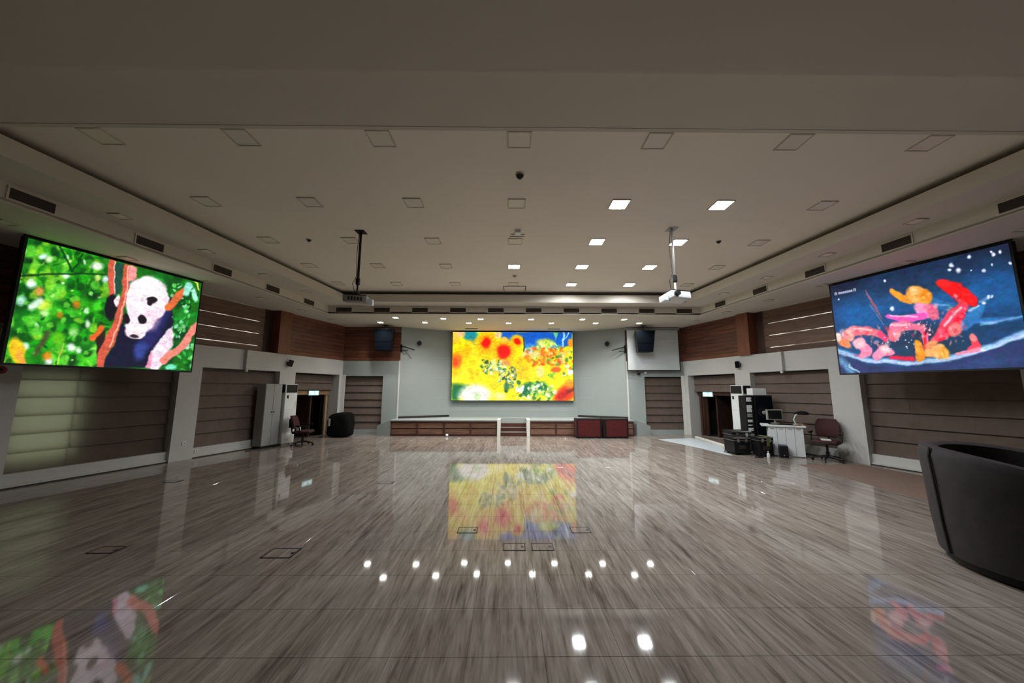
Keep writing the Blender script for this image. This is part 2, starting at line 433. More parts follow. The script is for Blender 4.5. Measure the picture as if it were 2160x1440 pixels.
# ================================================================== LAMPS
ORD = ['first', 'second', 'third', 'fourth', 'fifth', 'sixth', 'seventh', 'eighth', 'ninth', 'tenth']
def square_lamp(label, group, lit, size, loc):
    t = thing('panel_light' if lit is not M_LAMP2 else 'downlight', label, 'ceiling light', loc, 0, group)
    h = size / 2; f = 0.016
    mb = MB()
    for x0, x1, y0, y1 in ((-h - f, h + f, -h - f, -h), (-h - f, h + f, h, h + f), (-h - f, -h, -h, h), (h, h + f, -h, h)): mb.box(x0, x1, y0, y1, -.014, .0)
    mb.build('frame', M_FRAMEL, t)
    MB().box(-h, h, -h, h, -.008, .0).build('diffuser', lit, t)
    if lit in (M_LAMP, M_LAMP2):
        ld = bpy.data.lights.new('lamp_beam', 'AREA'); ld.shape = 'SQUARE'; ld.size = size * .9; ld.spread = math.radians(162 if lit is M_LAMP else 130)
        ld.energy = PANEL_W if lit is M_LAMP else DOWN_W; ld.color = (.95, .985, 1.0) if lit is M_LAMP else (1.0, .985, .95)
        lo = bpy.data.objects.new('lamp_beam', ld); COL.objects.link(lo); lo.parent = t; lo.location = (0, 0, -.016)
    return t
LIT = {(1, 1), (1, 2), (2, 1), (2, 2), (3, 0), (3, 1), (3, 2), (4, 1), (4, 2)}
proto = {}
for j in range(5):
    for i in range(-3, 4):
        loc = (-.077 + i * 1.698, 3.943 + j * 1.498, Z3 - .0005)
        lit = (j, i) in LIT
        if lit not in proto:
            o = proto[lit] = square_lamp('', 'lit panel lights of the recessed ceiling' if lit else 'unlit panel lights of the recessed ceiling',
                                         M_LAMP if lit else M_UNLIT, .27 if lit else .26, loc)
        else: o = dup(proto[lit], loc)
        o['label'] = '%s square ceiling light, %s row from the stage, %s from the panda-screen side' % ('glowing' if lit else 'switched-off', ORD[4 - j], ORD[i + 3])
p = None
for row, k, x, y in [('stage', k, *q) for k, q in enumerate([(-4.91, 12.68), (-3.28, 12.65), (-1.68, 12.74), (-.21, 12.73), (1.36, 12.70), (2.98, 12.68), (4.58, 12.65)])] + \
        [('vent', k, *q) for k, q in enumerate([(-4.08, 11.82), (-2.47, 11.92), (-1.19, 12.02), (.57, 12.0), (2.35, 11.98), (3.8, 11.95)])]:
    if p is None: o = p = square_lamp('', 'lit downlights before the stage', M_LAMP2, .17, (x, y, Z1 - .0005))
    else: o = dup(p, (x, y, Z1 - .0005))
    o['label'] = 'glowing small downlight, %s from the panda-screen side, in the row beside the %s' % (ORD[k], 'stage' if row == 'stage' else 'fascia vents')
for s, wn in ((-1, 'panda'), (1, 'seafood')):
    p = None
    for k, y in enumerate((9.60, 8.15, 6.70, 5.28, 3.85)):
        loc = (s * (fx(y) + cx(y)) / 2, y, Z2 - .0005)
        if p is None: o = p = square_lamp('', 'unlit upper soffit downlights, %s side' % wn, M_UNLIT, .17, loc)
        else: o = dup(p, loc)
        o['label'] = 'unlit downlight in the upper soffit on the %s-screen side, %s from the stage' % (wn, ORD[k])
    p = None
    for k, y in enumerate((12.2, 10.75, 9.3, 7.85, 6.39, 4.95)):
        loc = (s * (fx(min(y, DF)) * .62 + (rx(y)) * .38), y, Z1 - .0005)
        if p is None: o = p = square_lamp('', 'unlit low soffit downlights, %s side' % wn, M_UNLIT, .17, loc)
        else: o = dup(p, loc)
        o['label'] = 'unlit downlight in the low soffit on the %s-screen side, %s from the stage' % (wn, ORD[k])

# ================================================================== AIR VENTS
def vent(label, group, L, H, n):
    t = thing('air_vent', label, 'vent', (0, 0, 0), 0, group)
    mb = MB(); f = .022
    for x0, x1, z0, z1 in ((-L / 2 - f, L / 2 + f, -H / 2 - f, -H / 2), (-L / 2 - f, L / 2 + f, H / 2, H / 2 + f), (-L / 2 - f, -L / 2, -H / 2, H / 2), (L / 2, L / 2 + f, -H / 2, H / 2)):
        mb.box(x0, x1, 0, .012, z0, z1)
    mb.build('frame', M_SOFF, t)
    MB().box(-L / 2, L / 2, 0, .002, -H / 2, H / 2).build('backing', M_VENT, t)
    for k in range(n):
        z = -H / 2 + (k + .5) * H / n
        MB().hexa([(-L / 2, .002, z - .004), (L / 2, .002, z - .004), (L / 2, .012, z - .012), (-L / 2, .012, z - .012),
                   (-L / 2, .002, z + .002), (L / 2, .002, z + .002), (L / 2, .012, z - .006), (-L / 2, .012, z - .006)]).build('slat', M_SLAT, t)
    return t
p = None
for k in range(10):
    x = -5.59 + k * 1.2395
    if p is None: o = p = vent('', 'vents in the stage fascia', .51, .145, 4); p.location = (x, DF, 4.258); p.rotation_euler.z = math.pi
    else: o = dup(p, (x, DF, 4.258))
    o['label'] = 'dark louvred air vent over the stage front, %s from the panda-screen side' % ORD[k]
for s, wn in ((-1, 'panda'), (1, 'seafood')):
    p = None
    for k, y in enumerate((10.32, 8.92, 7.49, 6.07, 4.62) if s < 0 else (10.32, 8.85, 7.37, 5.88, 4.44)):
        loc = (s * fx(y), y, 4.268)
        rz = math.atan2(-AF, -s) - math.pi / 2
        if p is None: o = p = vent('', 'fascia vents on the %s-screen side' % wn, .44, .15, 5); p.location = loc; p.rotation_euler.z = rz
        else: o = dup(p, loc)
        o['label'] = 'dark louvred air vent on the %s-screen side, %s from the stage' % (wn, ORD[k])

# ================================================================== LED SCREENS
def homog(src, dst):
    Aq = []
    for (x, y), (u, v) in zip(src, dst):
        Aq.append([x, y, 1, 0, 0, 0, -u * x, -u * y, -u]); Aq.append([0, 0, 0, x, y, 1, -v * x, -v * y, -v])
    _, _, V = np.linalg.svd(np.array(Aq, float)); return V[-1].reshape(3, 3)
class Paint:
    """colours of a flat picture, evaluated at the vertices of a fine grid"""
    def __init__(s, corners, nx, ny, base):
        u, v = np.meshgrid(np.linspace(0, 1, nx), np.linspace(0, 1, ny))
        Hm = homog([(0, 1), (1, 1), (1, 0), (0, 0)], corners)     # TL TR BR BL in drawing units
        q = np.stack([u.ravel(), v.ravel(), np.ones(u.size)]); q = Hm @ q
        s.X = q[0] / q[2]; s.Y = q[1] / q[2]; s.nx, s.ny = nx, ny
        s.rng = np.random.default_rng(11)
        s.X0, s.Y0 = s.X, s.Y
        s.X = s.X + 9 * s.noise(16) + 4 * s.noise(45); s.Y = s.Y + 9 * s.noise(16) + 4 * s.noise(45)
        s.c = np.tile(np.array(base, float), (u.size, 1)); s.rng = np.random.default_rng(3)
    def noise(s, cells):
        """smooth value noise in -1..1 over the picture grid"""
        g = s.rng.uniform(-1, 1, (cells + 3, cells + 3))
        u = np.linspace(0, cells, s.nx); v = np.linspace(0, cells, s.ny)
        iu, iv = u.astype(int), v.astype(int); fu, fv = u - iu, v - iv; fu = fu * fu * (3 - 2 * fu); fv = fv * fv * (3 - 2 * fv)
        a = g[np.ix_(iv, iu)] * (1 - fu) + g[np.ix_(iv, iu + 1)] * fu; b = g[np.ix_(iv + 1, iu)] * (1 - fu) + g[np.ix_(iv + 1, iu + 1)] * fu
        return (a * (1 - fv)[:, None] + b * fv[:, None]).ravel()
    def grain(s, k1, k2, k3):
        t = 1 + k1 * s.noise(18) + k2 * s.noise(48) + k3 * s.noise(110)
        s.c = np.clip(s.c * t[:, None], 0, 255); s.c += 10 * s.noise(60)[:, None] * np.array([1, -.3, .6])
    def mix(s, a, col): s.c += (np.array(col, float) - s.c) * a[:, None]
    def ell(s, cx_, cy_, rx_, ry_, col, rot=0, soft=.25, op=1.0):
        t = math.radians(rot); dx, dy = s.X - cx_, s.Y - cy_
        k = np.sqrt(((dx * math.cos(t) + dy * math.sin(t)) / rx_) ** 2 + ((-dx * math.sin(t) + dy * math.cos(t)) / ry_) ** 2)
        s.mix(op * np.clip((1 + soft / 2 - k) / soft, 0, 1), col)
    def poly(s, pts, col, soft=12, op=1.0):
        n = len(pts); inside = np.zeros(s.X.size, bool); dm = np.full(s.X.size, 1e9)
        for i in range(n):
            (x0, y0), (x1, y1) = pts[i], pts[(i + 1) % n]
            t = np.clip(((s.X - x0) * (x1 - x0) + (s.Y - y0) * (y1 - y0)) / ((x1 - x0) ** 2 + (y1 - y0) ** 2), 0, 1)
            dm = np.minimum(dm, np.hypot(s.X - x0 - t * (x1 - x0), s.Y - y0 - t * (y1 - y0)))
            cr = (y0 > s.Y) != (y1 > s.Y)
            inside ^= cr & (s.X < (x1 - x0) * (s.Y - y0) / ((y1 - y0) or 1e-9) + x0)
        s.mix(op * np.clip(np.where(inside, dm, -dm) / soft + .5, 0, 1), col)
    def line(s, pts, w_, col, soft=8, op=1.0):
        dm = np.full(s.X.size, 1e9)
        ws = w_ if isinstance(w_, (list, tuple)) else [w_] * len(pts)
        for i in range(len(pts) - 1):
            (x0, y0), (x1, y1) = pts[i], pts[i + 1]
            t = np.clip(((s.X - x0) * (x1 - x0) + (s.Y - y0) * (y1 - y0)) / ((x1 - x0) ** 2 + (y1 - y0) ** 2), 0, 1)
            dm = np.minimum(dm, np.hypot(s.X - x0 - t * (x1 - x0), s.Y - y0 - t * (y1 - y0)) - (ws[i] + t * (ws[i + 1] - ws[i])) / 2)
        s.mix(op * np.clip(.5 - dm / soft, 0, 1), col)
    def blobs(s, n, box, rmin, rmax, cols, soft=.6, op=.8, asp=.55):
        for _ in range(n):
            r = s.rng.uniform(rmin, rmax)
            s.ell(s.rng.uniform(box[0], box[2]), s.rng.uniform(box[1], box[3]), r, r * s.rng.uniform(asp, 1), cols[s.rng.integers(len(cols))], s.rng.uniform(0, 180), soft, op)
    def linear(s):
        c = np.clip(s.c / 255, 0, 1); return np.where(c <= .04045, c / 12.92, ((c + .055) / 1.055) ** 2.4)
def led_screen(name, label, TL, TR, BR, BL, paint, depth=.12, bez=.03, seams=(4, 3)):
    """flat LED wall: black cabinet body with the lit picture on its face"""
    TL, TR, BR, BL = map(Vector, (TL, TR, BR, BL))
    t = thing(name, label, 'screen', (BL + BR) / 2)
    inv = Matrix.Translation(-(BL + BR) / 2)
    ux = (TR - TL).normalized(); uz = (TL - BL).normalized(); nrm = ux.cross(uz).normalized()
    e = [BL - ux * bez - uz * bez, BR + ux * bez - uz * bez, TR + ux * bez + uz * bez, TL - ux * bez + uz * bez]
    MB().hexa([q - nrm * .004 for q in e] + [q - nrm * (.004 + depth) for q in e]).build('cabinet', M_LED, t, m4=inv)
    nx, ny = paint.nx, paint.ny
    u, v = np.meshgrid(np.linspace(0, 1, nx), np.linspace(0, 1, ny)); u = u.ravel()[:, None]; v = v.ravel()[:, None]
    P = (1 - v) * ((1 - u) * np.array(BL) + u * np.array(BR)) + v * ((1 - u) * np.array(TL) + u * np.array(TR)) - np.array((BL + BR) / 2)
    me = bpy.data.meshes.new('picture'); idx = np.arange(nx * ny).reshape(ny, nx)
    q = np.stack([idx[:-1, :-1], idx[:-1, 1:], idx[1:, 1:], idx[1:, :-1]], -1).reshape(-1, 4)
    me.vertices.add(nx * ny); me.vertices.foreach_set('co', P.astype(np.float32).ravel())
    me.loops.add(q.size); me.loops.foreach_set('vertex_index', q.ravel().astype(np.int32))
    me.polygons.add(len(q)); me.polygons.foreach_set('loop_start', (np.arange(len(q)) * 4).astype(np.int32))
    me.update(calc_edges=True); me.validate()
    ca = me.color_attributes.new('picture', 'FLOAT_COLOR', 'POINT')
    ca.data.foreach_set('color', np.concatenate([paint.linear(), np.ones((nx * ny, 1))], 1).astype(np.float32).ravel())
    m, n, l, b = nt('picture of ' + name)
    at = n.new('ShaderNodeAttribute'); at.attribute_name = 'picture'
    b.inputs['Base Color'].default_value = (.01, .01, .01, 1); b.inputs['Roughness'].default_value = .7
    l.new(at.outputs['Color'], b.inputs['Emission Color']); b.inputs['Emission Strength'].default_value = SCREEN_GAIN
    m.cycles.emission_sampling = 'NONE'
    me.materials.append(m)
    o = bpy.data.objects.new('picture', me); COL.objects.link(o); o.parent = t
    return t, ux, uz, nrm

# ---- panda among leaves (drawing units: quarter pixels of the photograph)
pp = Paint([(207, 140), (1695, 560), (1606, 1286), (75, 1200)], 360, 250, (20, 105, 20))
B = (60, 120, 900, 1260)
pp.blobs(130, B, 40, 120, [(8, 70, 18), (20, 130, 20), (35, 165, 15), (12, 95, 25), (60, 190, 30)], .9, .7)
pp.blobs(150, B, 20, 60, [(30, 175, 20), (70, 205, 40), (110, 220, 60), (6, 60, 20), (40, 150, 30), (140, 220, 40)], .6, .75)
pp.blobs(26, B, 10, 30, [(190, 240, 120), (210, 250, 210), (150, 235, 110), (225, 250, 150)], .6, .8)
pp.blobs(120, (950, 400, 1700, 1300), 20, 70, [(8, 75, 25), (15, 110, 35), (30, 140, 45), (5, 50, 25)], .7, .8)
pp.blobs(80, (1450, 560, 1690, 1290), 8, 26, [(60, 190, 70), (20, 150, 40), (110, 220, 110), (150, 235, 190)], .6, .8, .3)
pp.blobs(170, B, 16, 42, [(6, 70, 18), (10, 95, 22), (40, 160, 30), (80, 200, 45), (120, 215, 60), (8, 55, 20), (24, 130, 24)], .5, .7, .22)
for x, y, a, b_, c in [(345, 305, 38, 26, (225, 240, 255)), (400, 330, 32, 32, (220, 235, 190)), (810, 400, 55, 30, (255, 255, 255)), (548, 484, 36, 26, (232, 245, 235)),
                       (255, 550, 42, 40, (235, 250, 255)), (325, 610, 52, 40, (220, 150, 70)), (885, 515, 26, 32, (225, 240, 255)), (825, 500, 26, 30, (210, 235, 120)),
                       (180, 690, 40, 46, (190, 235, 225)), (385, 725, 58, 48, (195, 225, 60)), (390, 790, 40, 34, (190, 240, 150)), (650, 730, 36, 34, (190, 110, 20)),
                       (735, 785, 26, 26, (195, 240, 190)), (745, 890, 22, 32, (225, 250, 215)), (515, 815, 28, 32, (190, 130, 20)), (235, 1072, 36, 34, (245, 255, 255)),
                       (625, 1080, 38, 34, (245, 255, 250)), (685, 1112, 26, 28, (220, 250, 225)), (635, 960, 42, 40, (160, 225, 130)), (440, 1195, 36, 30, (250, 250, 255)),
                       (425, 1150, 44, 36, (225, 130, 20)), (330, 940, 30, 42, (90, 200, 60)), (510, 1010, 60, 56, (90, 185, 20)), (1575, 800, 14, 12, (170, 235, 220)), (1580, 1085, 20, 24, (200, 245, 225))]:
    pp.ell(x, y, a * .9, b_ * .9, c, soft=.9, op=.9)
pp.line([(280, 740), (340, 690)], 60, (205, 235, 205), 30)
pp.ell(180, 1110, 60, 120, (250, 200, 30), -22, .4); pp.ell(215, 1160, 30, 70, (255, 170, 60), -25, .6)
pp.line([(165, 470), (520, 465), (890, 470)], 14, (8, 50, 25), 14); pp.line([(480, 230), (600, 440), (680, 300)], 16, (8, 60, 25), 12)
pp.line([(330, 1120), (420, 960)], 40, (70, 75, 40), 30); pp.line([(560, 1050), (510, 1220)], 12, (190, 215, 80), 10)
pp.line([(930, 350), (935, 650)], [58, 40], (222, 92, 72), 10); pp.line([(962, 360), (958, 640)], 10, (250, 215, 205), 6)
pp.poly([(970, 370), (1040, 380), (1030, 500), (1000, 640), (960, 640)], (30, 75, 60), 14)
pp.ell(940, 750, 52, 110, (22, 20, 30), 5, .2); pp.ell(990, 700, 20, 50, (240, 225, 230), 5, .4)
pp.poly([(890, 1240), (900, 1180), (985, 1060), (1035, 860), (1100, 980), (1210, 990), (1300, 900), (1375, 650), (1440, 690), (1465, 880), (1440, 950), (1380, 1050), (1300, 1120), (1240, 1260)], (20, 22, 48), 16)
pp.poly([(850, 960), (905, 950), (900, 1080), (850, 1200), (820, 1030)], (45, 30, 30), 14)
pp.poly([(1300, 1275), (1250, 1240), (1290, 1110), (1400, 960), (1455, 915), (1465, 1050), (1400, 1190), (1330, 1285)], (246, 222, 240), 14)
pp.poly([(1235, 1255), (1290, 1120), (1300, 1170), (1270, 1262)], (245, 150, 180), 16)
pp.line([(1400, 800), (1300, 980), (1190, 1110)], [70, 110, 120], (38, 42, 105), 40, .8); pp.ell(1195, 1120, 50, 70, (55, 80, 160), 30, .8, .7)
pp.ell(1235, 690, 182, 195, (252, 232, 244), 0, .10); pp.poly([(1060, 650), (1080, 800), (1060, 900), (1090, 980), (1180, 1010), (1290, 930), (1360, 760), (1380, 640)], (252, 232, 244), 20)
pp.ell(1150, 950, 84, 68, (255, 232, 240), 0, .25); pp.ell(1230, 590, 130, 80, (255, 250, 250), 0, .8, .8); pp.ell(1290, 850, 60, 90, (248, 205, 222), 10, .9, .6)
pp.ell(1282, 700, 52, 28, (28, 24, 28), 12, .3); pp.ell(1262, 720, 26, 24, (28, 24, 28), 0, .4)
pp.ell(1071, 850, 27, 44, (26, 20, 30), -14, .3); pp.ell(1203, 862, 34, 44, (26, 20, 30), -24, .3); pp.ell(1140, 996, 30, 14, (50, 35, 45), 4, .5)
pp.poly([(1045, 385), (1095, 395), (1085, 540), (1060, 690), (1030, 890), (975, 1070), (905, 1160), (885, 1246), (832, 1244), (850, 1125), (925, 960), (985, 800), (1020, 640), (1030, 480)], (205, 88, 66), 10)
pp.poly([(1090, 395), (1155, 410), (1150, 500), (1110, 540), (1080, 545)], (250, 150, 150), 14); pp.line([(1080, 400), (1070, 560), (1040, 740), (1010, 900), (940, 1090)], 12, (245, 175, 155), 8)
pp.line([(1665, 900), (1540, 1080), (1375, 1200)], [50, 66, 50], (240, 135, 120), 12); pp.line([(1540, 625), (1420, 755)], 62, (222, 108, 58), 12)
pp.line([(800, 1010), (860, 930)], 50, (230, 100, 40), 16); pp.ell(1578, 605, 34, 56, (150, 225, 205), 10, .4); pp.ell(1638, 660, 18, 60, (170, 235, 210), -8, .5); pp.line([(1640, 545), (1675, 610)], 14, (215, 210, 90), 8)
pp.ell(1445, 1245, 50, 28, (110, 220, 180), 0, .5)
pp.grain(.06, .08, .09)
def side_pts(s, o, quad):
    nn = Vector((s, A, 0)); d = W + A * D - o * NW
    return [unproj(x, y, nn, d) for x, y in quad]
q = side_pts(-1, 1.0, [(51, 496), (425, 600), (402, 781), (19, 761)])
yn, yf = (q[0].y + q[3].y) / 2, (q[1].y + q[2].y) / 2
def wall_at(s, y, o, z):
    return Vector((s * (W + A * (D - y) - o * NW), y, z))
LS = [wall_at(-1, yn, 1.0, 4.07), wall_at(-1, yf, 1.0, 4.07), wall_at(-1, yf, 1.0, 2.08), wall_at(-1, yn, 1.0, 2.08)]
led_l, ux, uz, nl = led_screen('led_screen', 'hanging LED screen showing a panda climbing among green leaves', *LS, pp)

# ---- frying food in a dark pan
pf = Paint([(150, 540), (1768, 118), (1882, 1238), (205, 1302)], 360, 250, (24, 34, 60))
pf.ell(1000, 900, 1000, 560, (16, 72, 128), -8, .5); pf.ell(1450, 560, 460, 240, (20, 88, 150), -10, .9, .8); pf.ell(640, 620, 380, 110, (30, 100, 165), -20, .9, .5)
pf.ell(400, 790, 190, 150, (14, 92, 160), -25, .9, .8); pf.ell(1000, 420, 700, 160, (24, 40, 66), -14, .8, .7); pf.ell(1150, 1010, 620, 170, (22, 44, 62), -6, .9, .8)
pf.ell(1500, 900, 320, 160, (10, 62, 110), -10, .9, .8); pf.ell(250, 470, 220, 130, (24, 28, 50), -20, .8, .8)
for pts, w_, c in [([(180, 1100), (420, 1180), (760, 1205), (1150, 1160), (1500, 1070), (1870, 930)], [26, 30, 30, 30, 44, 70], (150, 195, 245)), ([(180, 1120), (420, 1196), (760, 1215), (1150, 1180), (1500, 1085), (1870, 945)], 14, (215, 225, 255))]:
    pf.line(pts, w_, c, 26)
pf.poly([(180, 1140), (430, 1225), (760, 1245), (1180, 1200), (1870, 985), (1890, 1260), (200, 1320)], (36, 50, 100), 26)
pf.ell(1500, 1200, 300, 60, (40, 70, 120), -12, .9, .6); pf.line([(210, 1180), (300, 1290)], 50, (110, 170, 215), 40, .8); pf.line([(280, 1230), (360, 1290)], 14, (170, 210, 230), 12)
for pts, w_, c in [([(1020, 660), (1200, 720), (1260, 800), (1120, 840)], [60, 110, 90, 40], (36, 105, 165)), ([(1060, 690), (1180, 700)], 20, (90, 160, 210)),
                   ([(1300, 880), (1420, 760), (1480, 700)], [90, 110, 50], (40, 115, 180)), ([(1400, 830), (1600, 830), (1850, 800)], [60, 46, 30], (40, 110, 180)), ([(1460, 850), (1590, 850)], 20, (110, 180, 230)),
                   ([(1360, 740), (1450, 690)], 16, (190, 220, 240)), ([(1470, 650), (1580, 605)], 18, (110, 160, 200)), ([(1450, 870), (1850, 790)], 8, (140, 190, 225))]:
    pf.line(pts, w_, c, 20)
PK, PK2, RD, OR = (240, 120, 155), (250, 165, 170), (245, 20, 40), (250, 150, 40)
pf.line([(690, 575), (760, 630), (840, 655)], [46, 70, 80], OR, 14); pf.ell(905, 610, 105, 80, (245, 160, 70), 5, .2); pf.ell(985, 625, 52, 70, (255, 145, 25), 0, .4); pf.ell(880, 575, 40, 30, (255, 205, 150), 0, .7, .8); pf.ell(905, 628, 12, 12, (150, 80, 20), 0, .6)
pf.ell(975, 690, 30, 40, (250, 170, 60), 0, .5)
pf.ell(970, 745, 105, 60, (235, 140, 185), 20, .3); pf.ell(1035, 760, 50, 75, (240, 100, 140), -10, .4); pf.line([(640, 800), (780, 825), (960, 800)], [36, 56, 60], (250, 80, 180), 12); pf.line([(660, 795), (900, 805)], 12, (255, 190, 220), 10)
pf.line([(1120, 510), (1230, 545), (1310, 590), (1400, 650)], [70, 130, 130, 100], (252, 6, 14), 20); pf.ell(1150, 500, 70, 40, (255, 30, 30), 10, .4); pf.line([(1250, 600), (1300, 680), (1330, 690)], [30, 46, 30], (250, 120, 140), 14)
pf.line([(1310, 700), (1220, 800), (1110, 940), (1020, 1030)], [100, 130, 110, 60], (250, 60, 90), 14); pf.line([(1300, 790), (1200, 900), (1080, 1010)], [50, 70, 30], (245, 8, 45), 14); pf.line([(1290, 710), (1130, 880)], 22, (255, 190, 200), 14); pf.ell(1220, 910, 70, 55, (240, 120, 120), -40, .4)
pf.line([(270, 985), (330, 930), (460, 930), (560, 960)], [80, 90, 80, 60], (250, 110, 125), 16); pf.ell(290, 970, 50, 58, (255, 165, 150), 0, .4); pf.line([(340, 910), (480, 915)], 16, (255, 205, 210), 12); pf.ell(245, 1040, 70, 34, (245, 140, 90), 30, .4); pf.ell(200, 990, 28, 36, (255, 205, 190), 0, .5)
pf.line([(560, 960), (600, 1000)], 50, (245, 60, 110), 16); pf.ell(680, 960, 60, 58, (250, 110, 130), 0, .3); pf.ell(700, 955, 30, 40, (255, 190, 190), 0, .7, .7); pf.line([(690, 900), (770, 880), (880, 890)], [90, 90, 60], PK, 16); pf.line([(660, 880), (820, 865)], 16, (255, 195, 205), 12)
pf.line([(880, 890), (960, 930), (950, 1080)], [50, 60, 36], (248, 110, 150), 12); pf.line([(960, 940), (940, 1090)], [30, 20], RD, 10)
pf.line([(380, 1040), (440, 1110), (380, 1150)], [100, 90, 50], (246, 130, 165), 16); pf.ell(375, 1040, 48, 40, (255, 185, 195), 0, .6); pf.line([(520, 1150), (590, 1100), (640, 1120)], [70, 100, 60], (246, 140, 175), 16); pf.ell(600, 1090, 44, 30, (255, 200, 205), 0, .6)
pf.line([(640, 1170), (830, 1165)], [26, 40], (240, 20, 70), 14); pf.line([(885, 1040), (895, 1150)], [60, 80], (250, 150, 30), 14); pf.line([(960, 1120), (1080, 1100)], [70, 110], (245, 170, 100), 16); pf.ell(1110, 1120, 54, 46, (250, 160, 60), 0, .5); pf.ell(1000, 1050, 60, 30, (235, 150, 90), -20, .5)
pf.line([(1370, 985), (1400, 1060), (1330, 1090)], [60, 90, 40], (250, 60, 80), 14); pf.ell(1375, 985, 34, 36, (255, 130, 130), 0, .5); pf.line([(1230, 1125), (1430, 1085)], 30, (250, 140, 170), 14)
for x, y, r in [(1398, 248, 18), (1235, 330, 19), (1290, 382, 22), (1212, 380, 14), (1615, 228, 17), (1680, 200, 16), (1530, 372, 17), (682, 728, 19), (1765, 308, 13), (632, 476, 11), (1597, 205, 10), (1608, 322, 8), (1412, 376, 8), (225, 655, 8), (1500, 664, 16), (1545, 612, 14), (1578, 608, 10)]:
    pf.ell(x, y, r, r, (225, 235, 255), 0, .9)
pf.line([(450, 565), (520, 690), (590, 830)], [8, 26, 8], (140, 90, 110), 8); pf.line([(490, 690), (600, 880)], 6, (150, 130, 150), 6, .8)
pf.blobs(26, (560, 880, 860, 1110), 4, 9, [(160, 200, 235), (200, 220, 245)], .8, .9); pf.blobs(14, (900, 860, 1010, 960), 5, 16, [(60, 30, 60), (255, 200, 210)], .6, .9)
for bx, n_ in (((230, 880, 560, 1000), 26), ((600, 850, 1000, 1010), 30), ((320, 1020, 660, 1170), 26), ((1000, 720, 1330, 1040), 34), ((880, 700, 1080, 830), 18)):
    pf.blobs(n_, bx, 7, 24, [(255, 200, 205), (250, 130, 150), (225, 50, 85), (255, 165, 165)], .8, .42, .35)
pf.blobs(16, (830, 550, 1020, 690), 8, 24, [(255, 215, 150), (235, 120, 20), (255, 180, 70)], .8, .5, .4); pf.blobs(14, (1130, 480, 1420, 660), 10, 30, [(255, 50, 40), (210, 0, 10)], .8, .5, .4)
pf.blobs(18, (860, 1040, 1150, 1170), 10, 26, [(255, 200, 130), (240, 130, 20), (250, 170, 90)], .8, .5, .4)
pf.grain(.08, .08, .08)
pf.X, pf.Y = pf.X0, pf.Y0
# small line of white lettering in the corner of the picture, blurred in the photograph
for k, (x, y, w_, h_) in enumerate([(196, 606, 22, 26), (226, 600, 12, 20), (244, 597, 13, 17), (262, 593, 13, 17), (280, 589, 13, 17), (298, 585, 13, 17), (316, 581, 13, 17), (334, 577, 13, 18), (362, 569, 24, 28)]):
    pf.line([(x - w_ * .3, y + h_ * .3), (x - w_ * .3, y - h_ * .35), (x + w_ * .25, y - h_ * .35), (x + w_ * .3, y + h_ * .25)], 7, (228, 226, 255), 9, .95)
q = side_pts(1, 1.0, [(1757, 603), (2138, 508), (2165, 772), (1768, 789)])
yn, yf = (q[1].y + q[2].y) / 2, (q[0].y + q[3].y) / 2
RS = [wall_at(1, yf, 1.0, 4.06), wall_at(1, yn, 1.0, 4.06), wall_at(1, yn, 1.0, 2.06), wall_at(1, yf, 1.0, 2.06)]
led_r, uxr, uzr, nr = led_screen('led_screen', 'hanging LED screen showing pink and orange seafood in a dark blue pan', *RS, pf)

# ---- sunflowers
ps = Paint([(152, 140), (1840, 140), (1840, 1066), (152, 1066)], 270, 156, (250, 232, 0))
ps.blobs(60, (150, 130, 1000, 760), 40, 120, [(255, 215, 0), (240, 240, 10), (255, 200, 0), (250, 250, 60)], .9, .5)
ps.poly([(150, 130), (300, 130), (260, 260), (150, 330)], (255, 190, 60), 60); ps.poly([(290, 130), (520, 130), (470, 300), (400, 280), (300, 220)], (20, 140, 150), 40); ps.poly([(400, 230), (480, 260), (470, 330), (420, 310)], (60, 140, 150), 30)
ps.ell(260, 160, 60, 50, (250, 195, 130), 0, .7); ps.poly([(820, 130), (1838, 130), (1838, 300), (1700, 350), (1170, 370), (1100, 200), (960, 290), (840, 230)], (10, 90, 200), 30)
ps.poly([(1160, 300), (1700, 300), (1700, 370), (1160, 375)], (50, 140, 215), 40); ps.ell(780, 180, 60, 50, (240, 205, 150), 0, .8); ps.ell(560, 150, 80, 26, (180, 215, 90), 0, .8)
ps.blobs(60, (170, 260, 560, 800), 18, 60, [(255, 196, 0), (255, 240, 70), (250, 175, 0), (240, 225, 0)], .9, .5)
ps.blobs(40, (1000, 440, 1300, 780), 18, 60, [(255, 190, 0), (255, 215, 0), (245, 240, 20)], .9, .5)
for x, y, rr, rc in [(622, 290, 135, 56), (870, 410, 150, 78), (1062, 270, 82, 38)]:
    ps.ell(x, y, rr * 1.15, rr * 1.15, (255, 215, 20), 0, .5); ps.ell(x, y, rr * .92, rr * .98, (255, 150, 5), 0, .5)
    for k in range(14):
        an = k * 2 * math.pi / 14; ps.ell(x + rr * .82 * math.cos(an), y + rr * .85 * math.sin(an), rr * .24, rr * .12, (255, 200, 10), math.degrees(an), .5, .8)
    ps.ell(x, y, rc * 1.25, rc * 1.35, (255, 90, 0), 0, .5); ps.ell(x, y, rc, rc * 1.1, (250, 10, 10), 0, .45)
ps.ell(880, 250, 40, 40, (255, 190, 60), 0, .6); ps.ell(210, 540, 70, 110, (255, 120, 10), 10, .7); ps.ell(190, 560, 30, 60, (255, 70, 30), 0, .7); ps.ell(370, 390, 60, 60, (255, 175, 0), 0, .9, .7)
ps.ell(1100, 600, 160, 150, (255, 205, 0), 0, .9, .8)
ps.blobs(34, (580, 530, 860, 700), 10, 34, [(40, 120, 70), (240, 245, 220), (200, 230, 120), (110, 170, 110), (250, 240, 120)], .6, .85, .4)
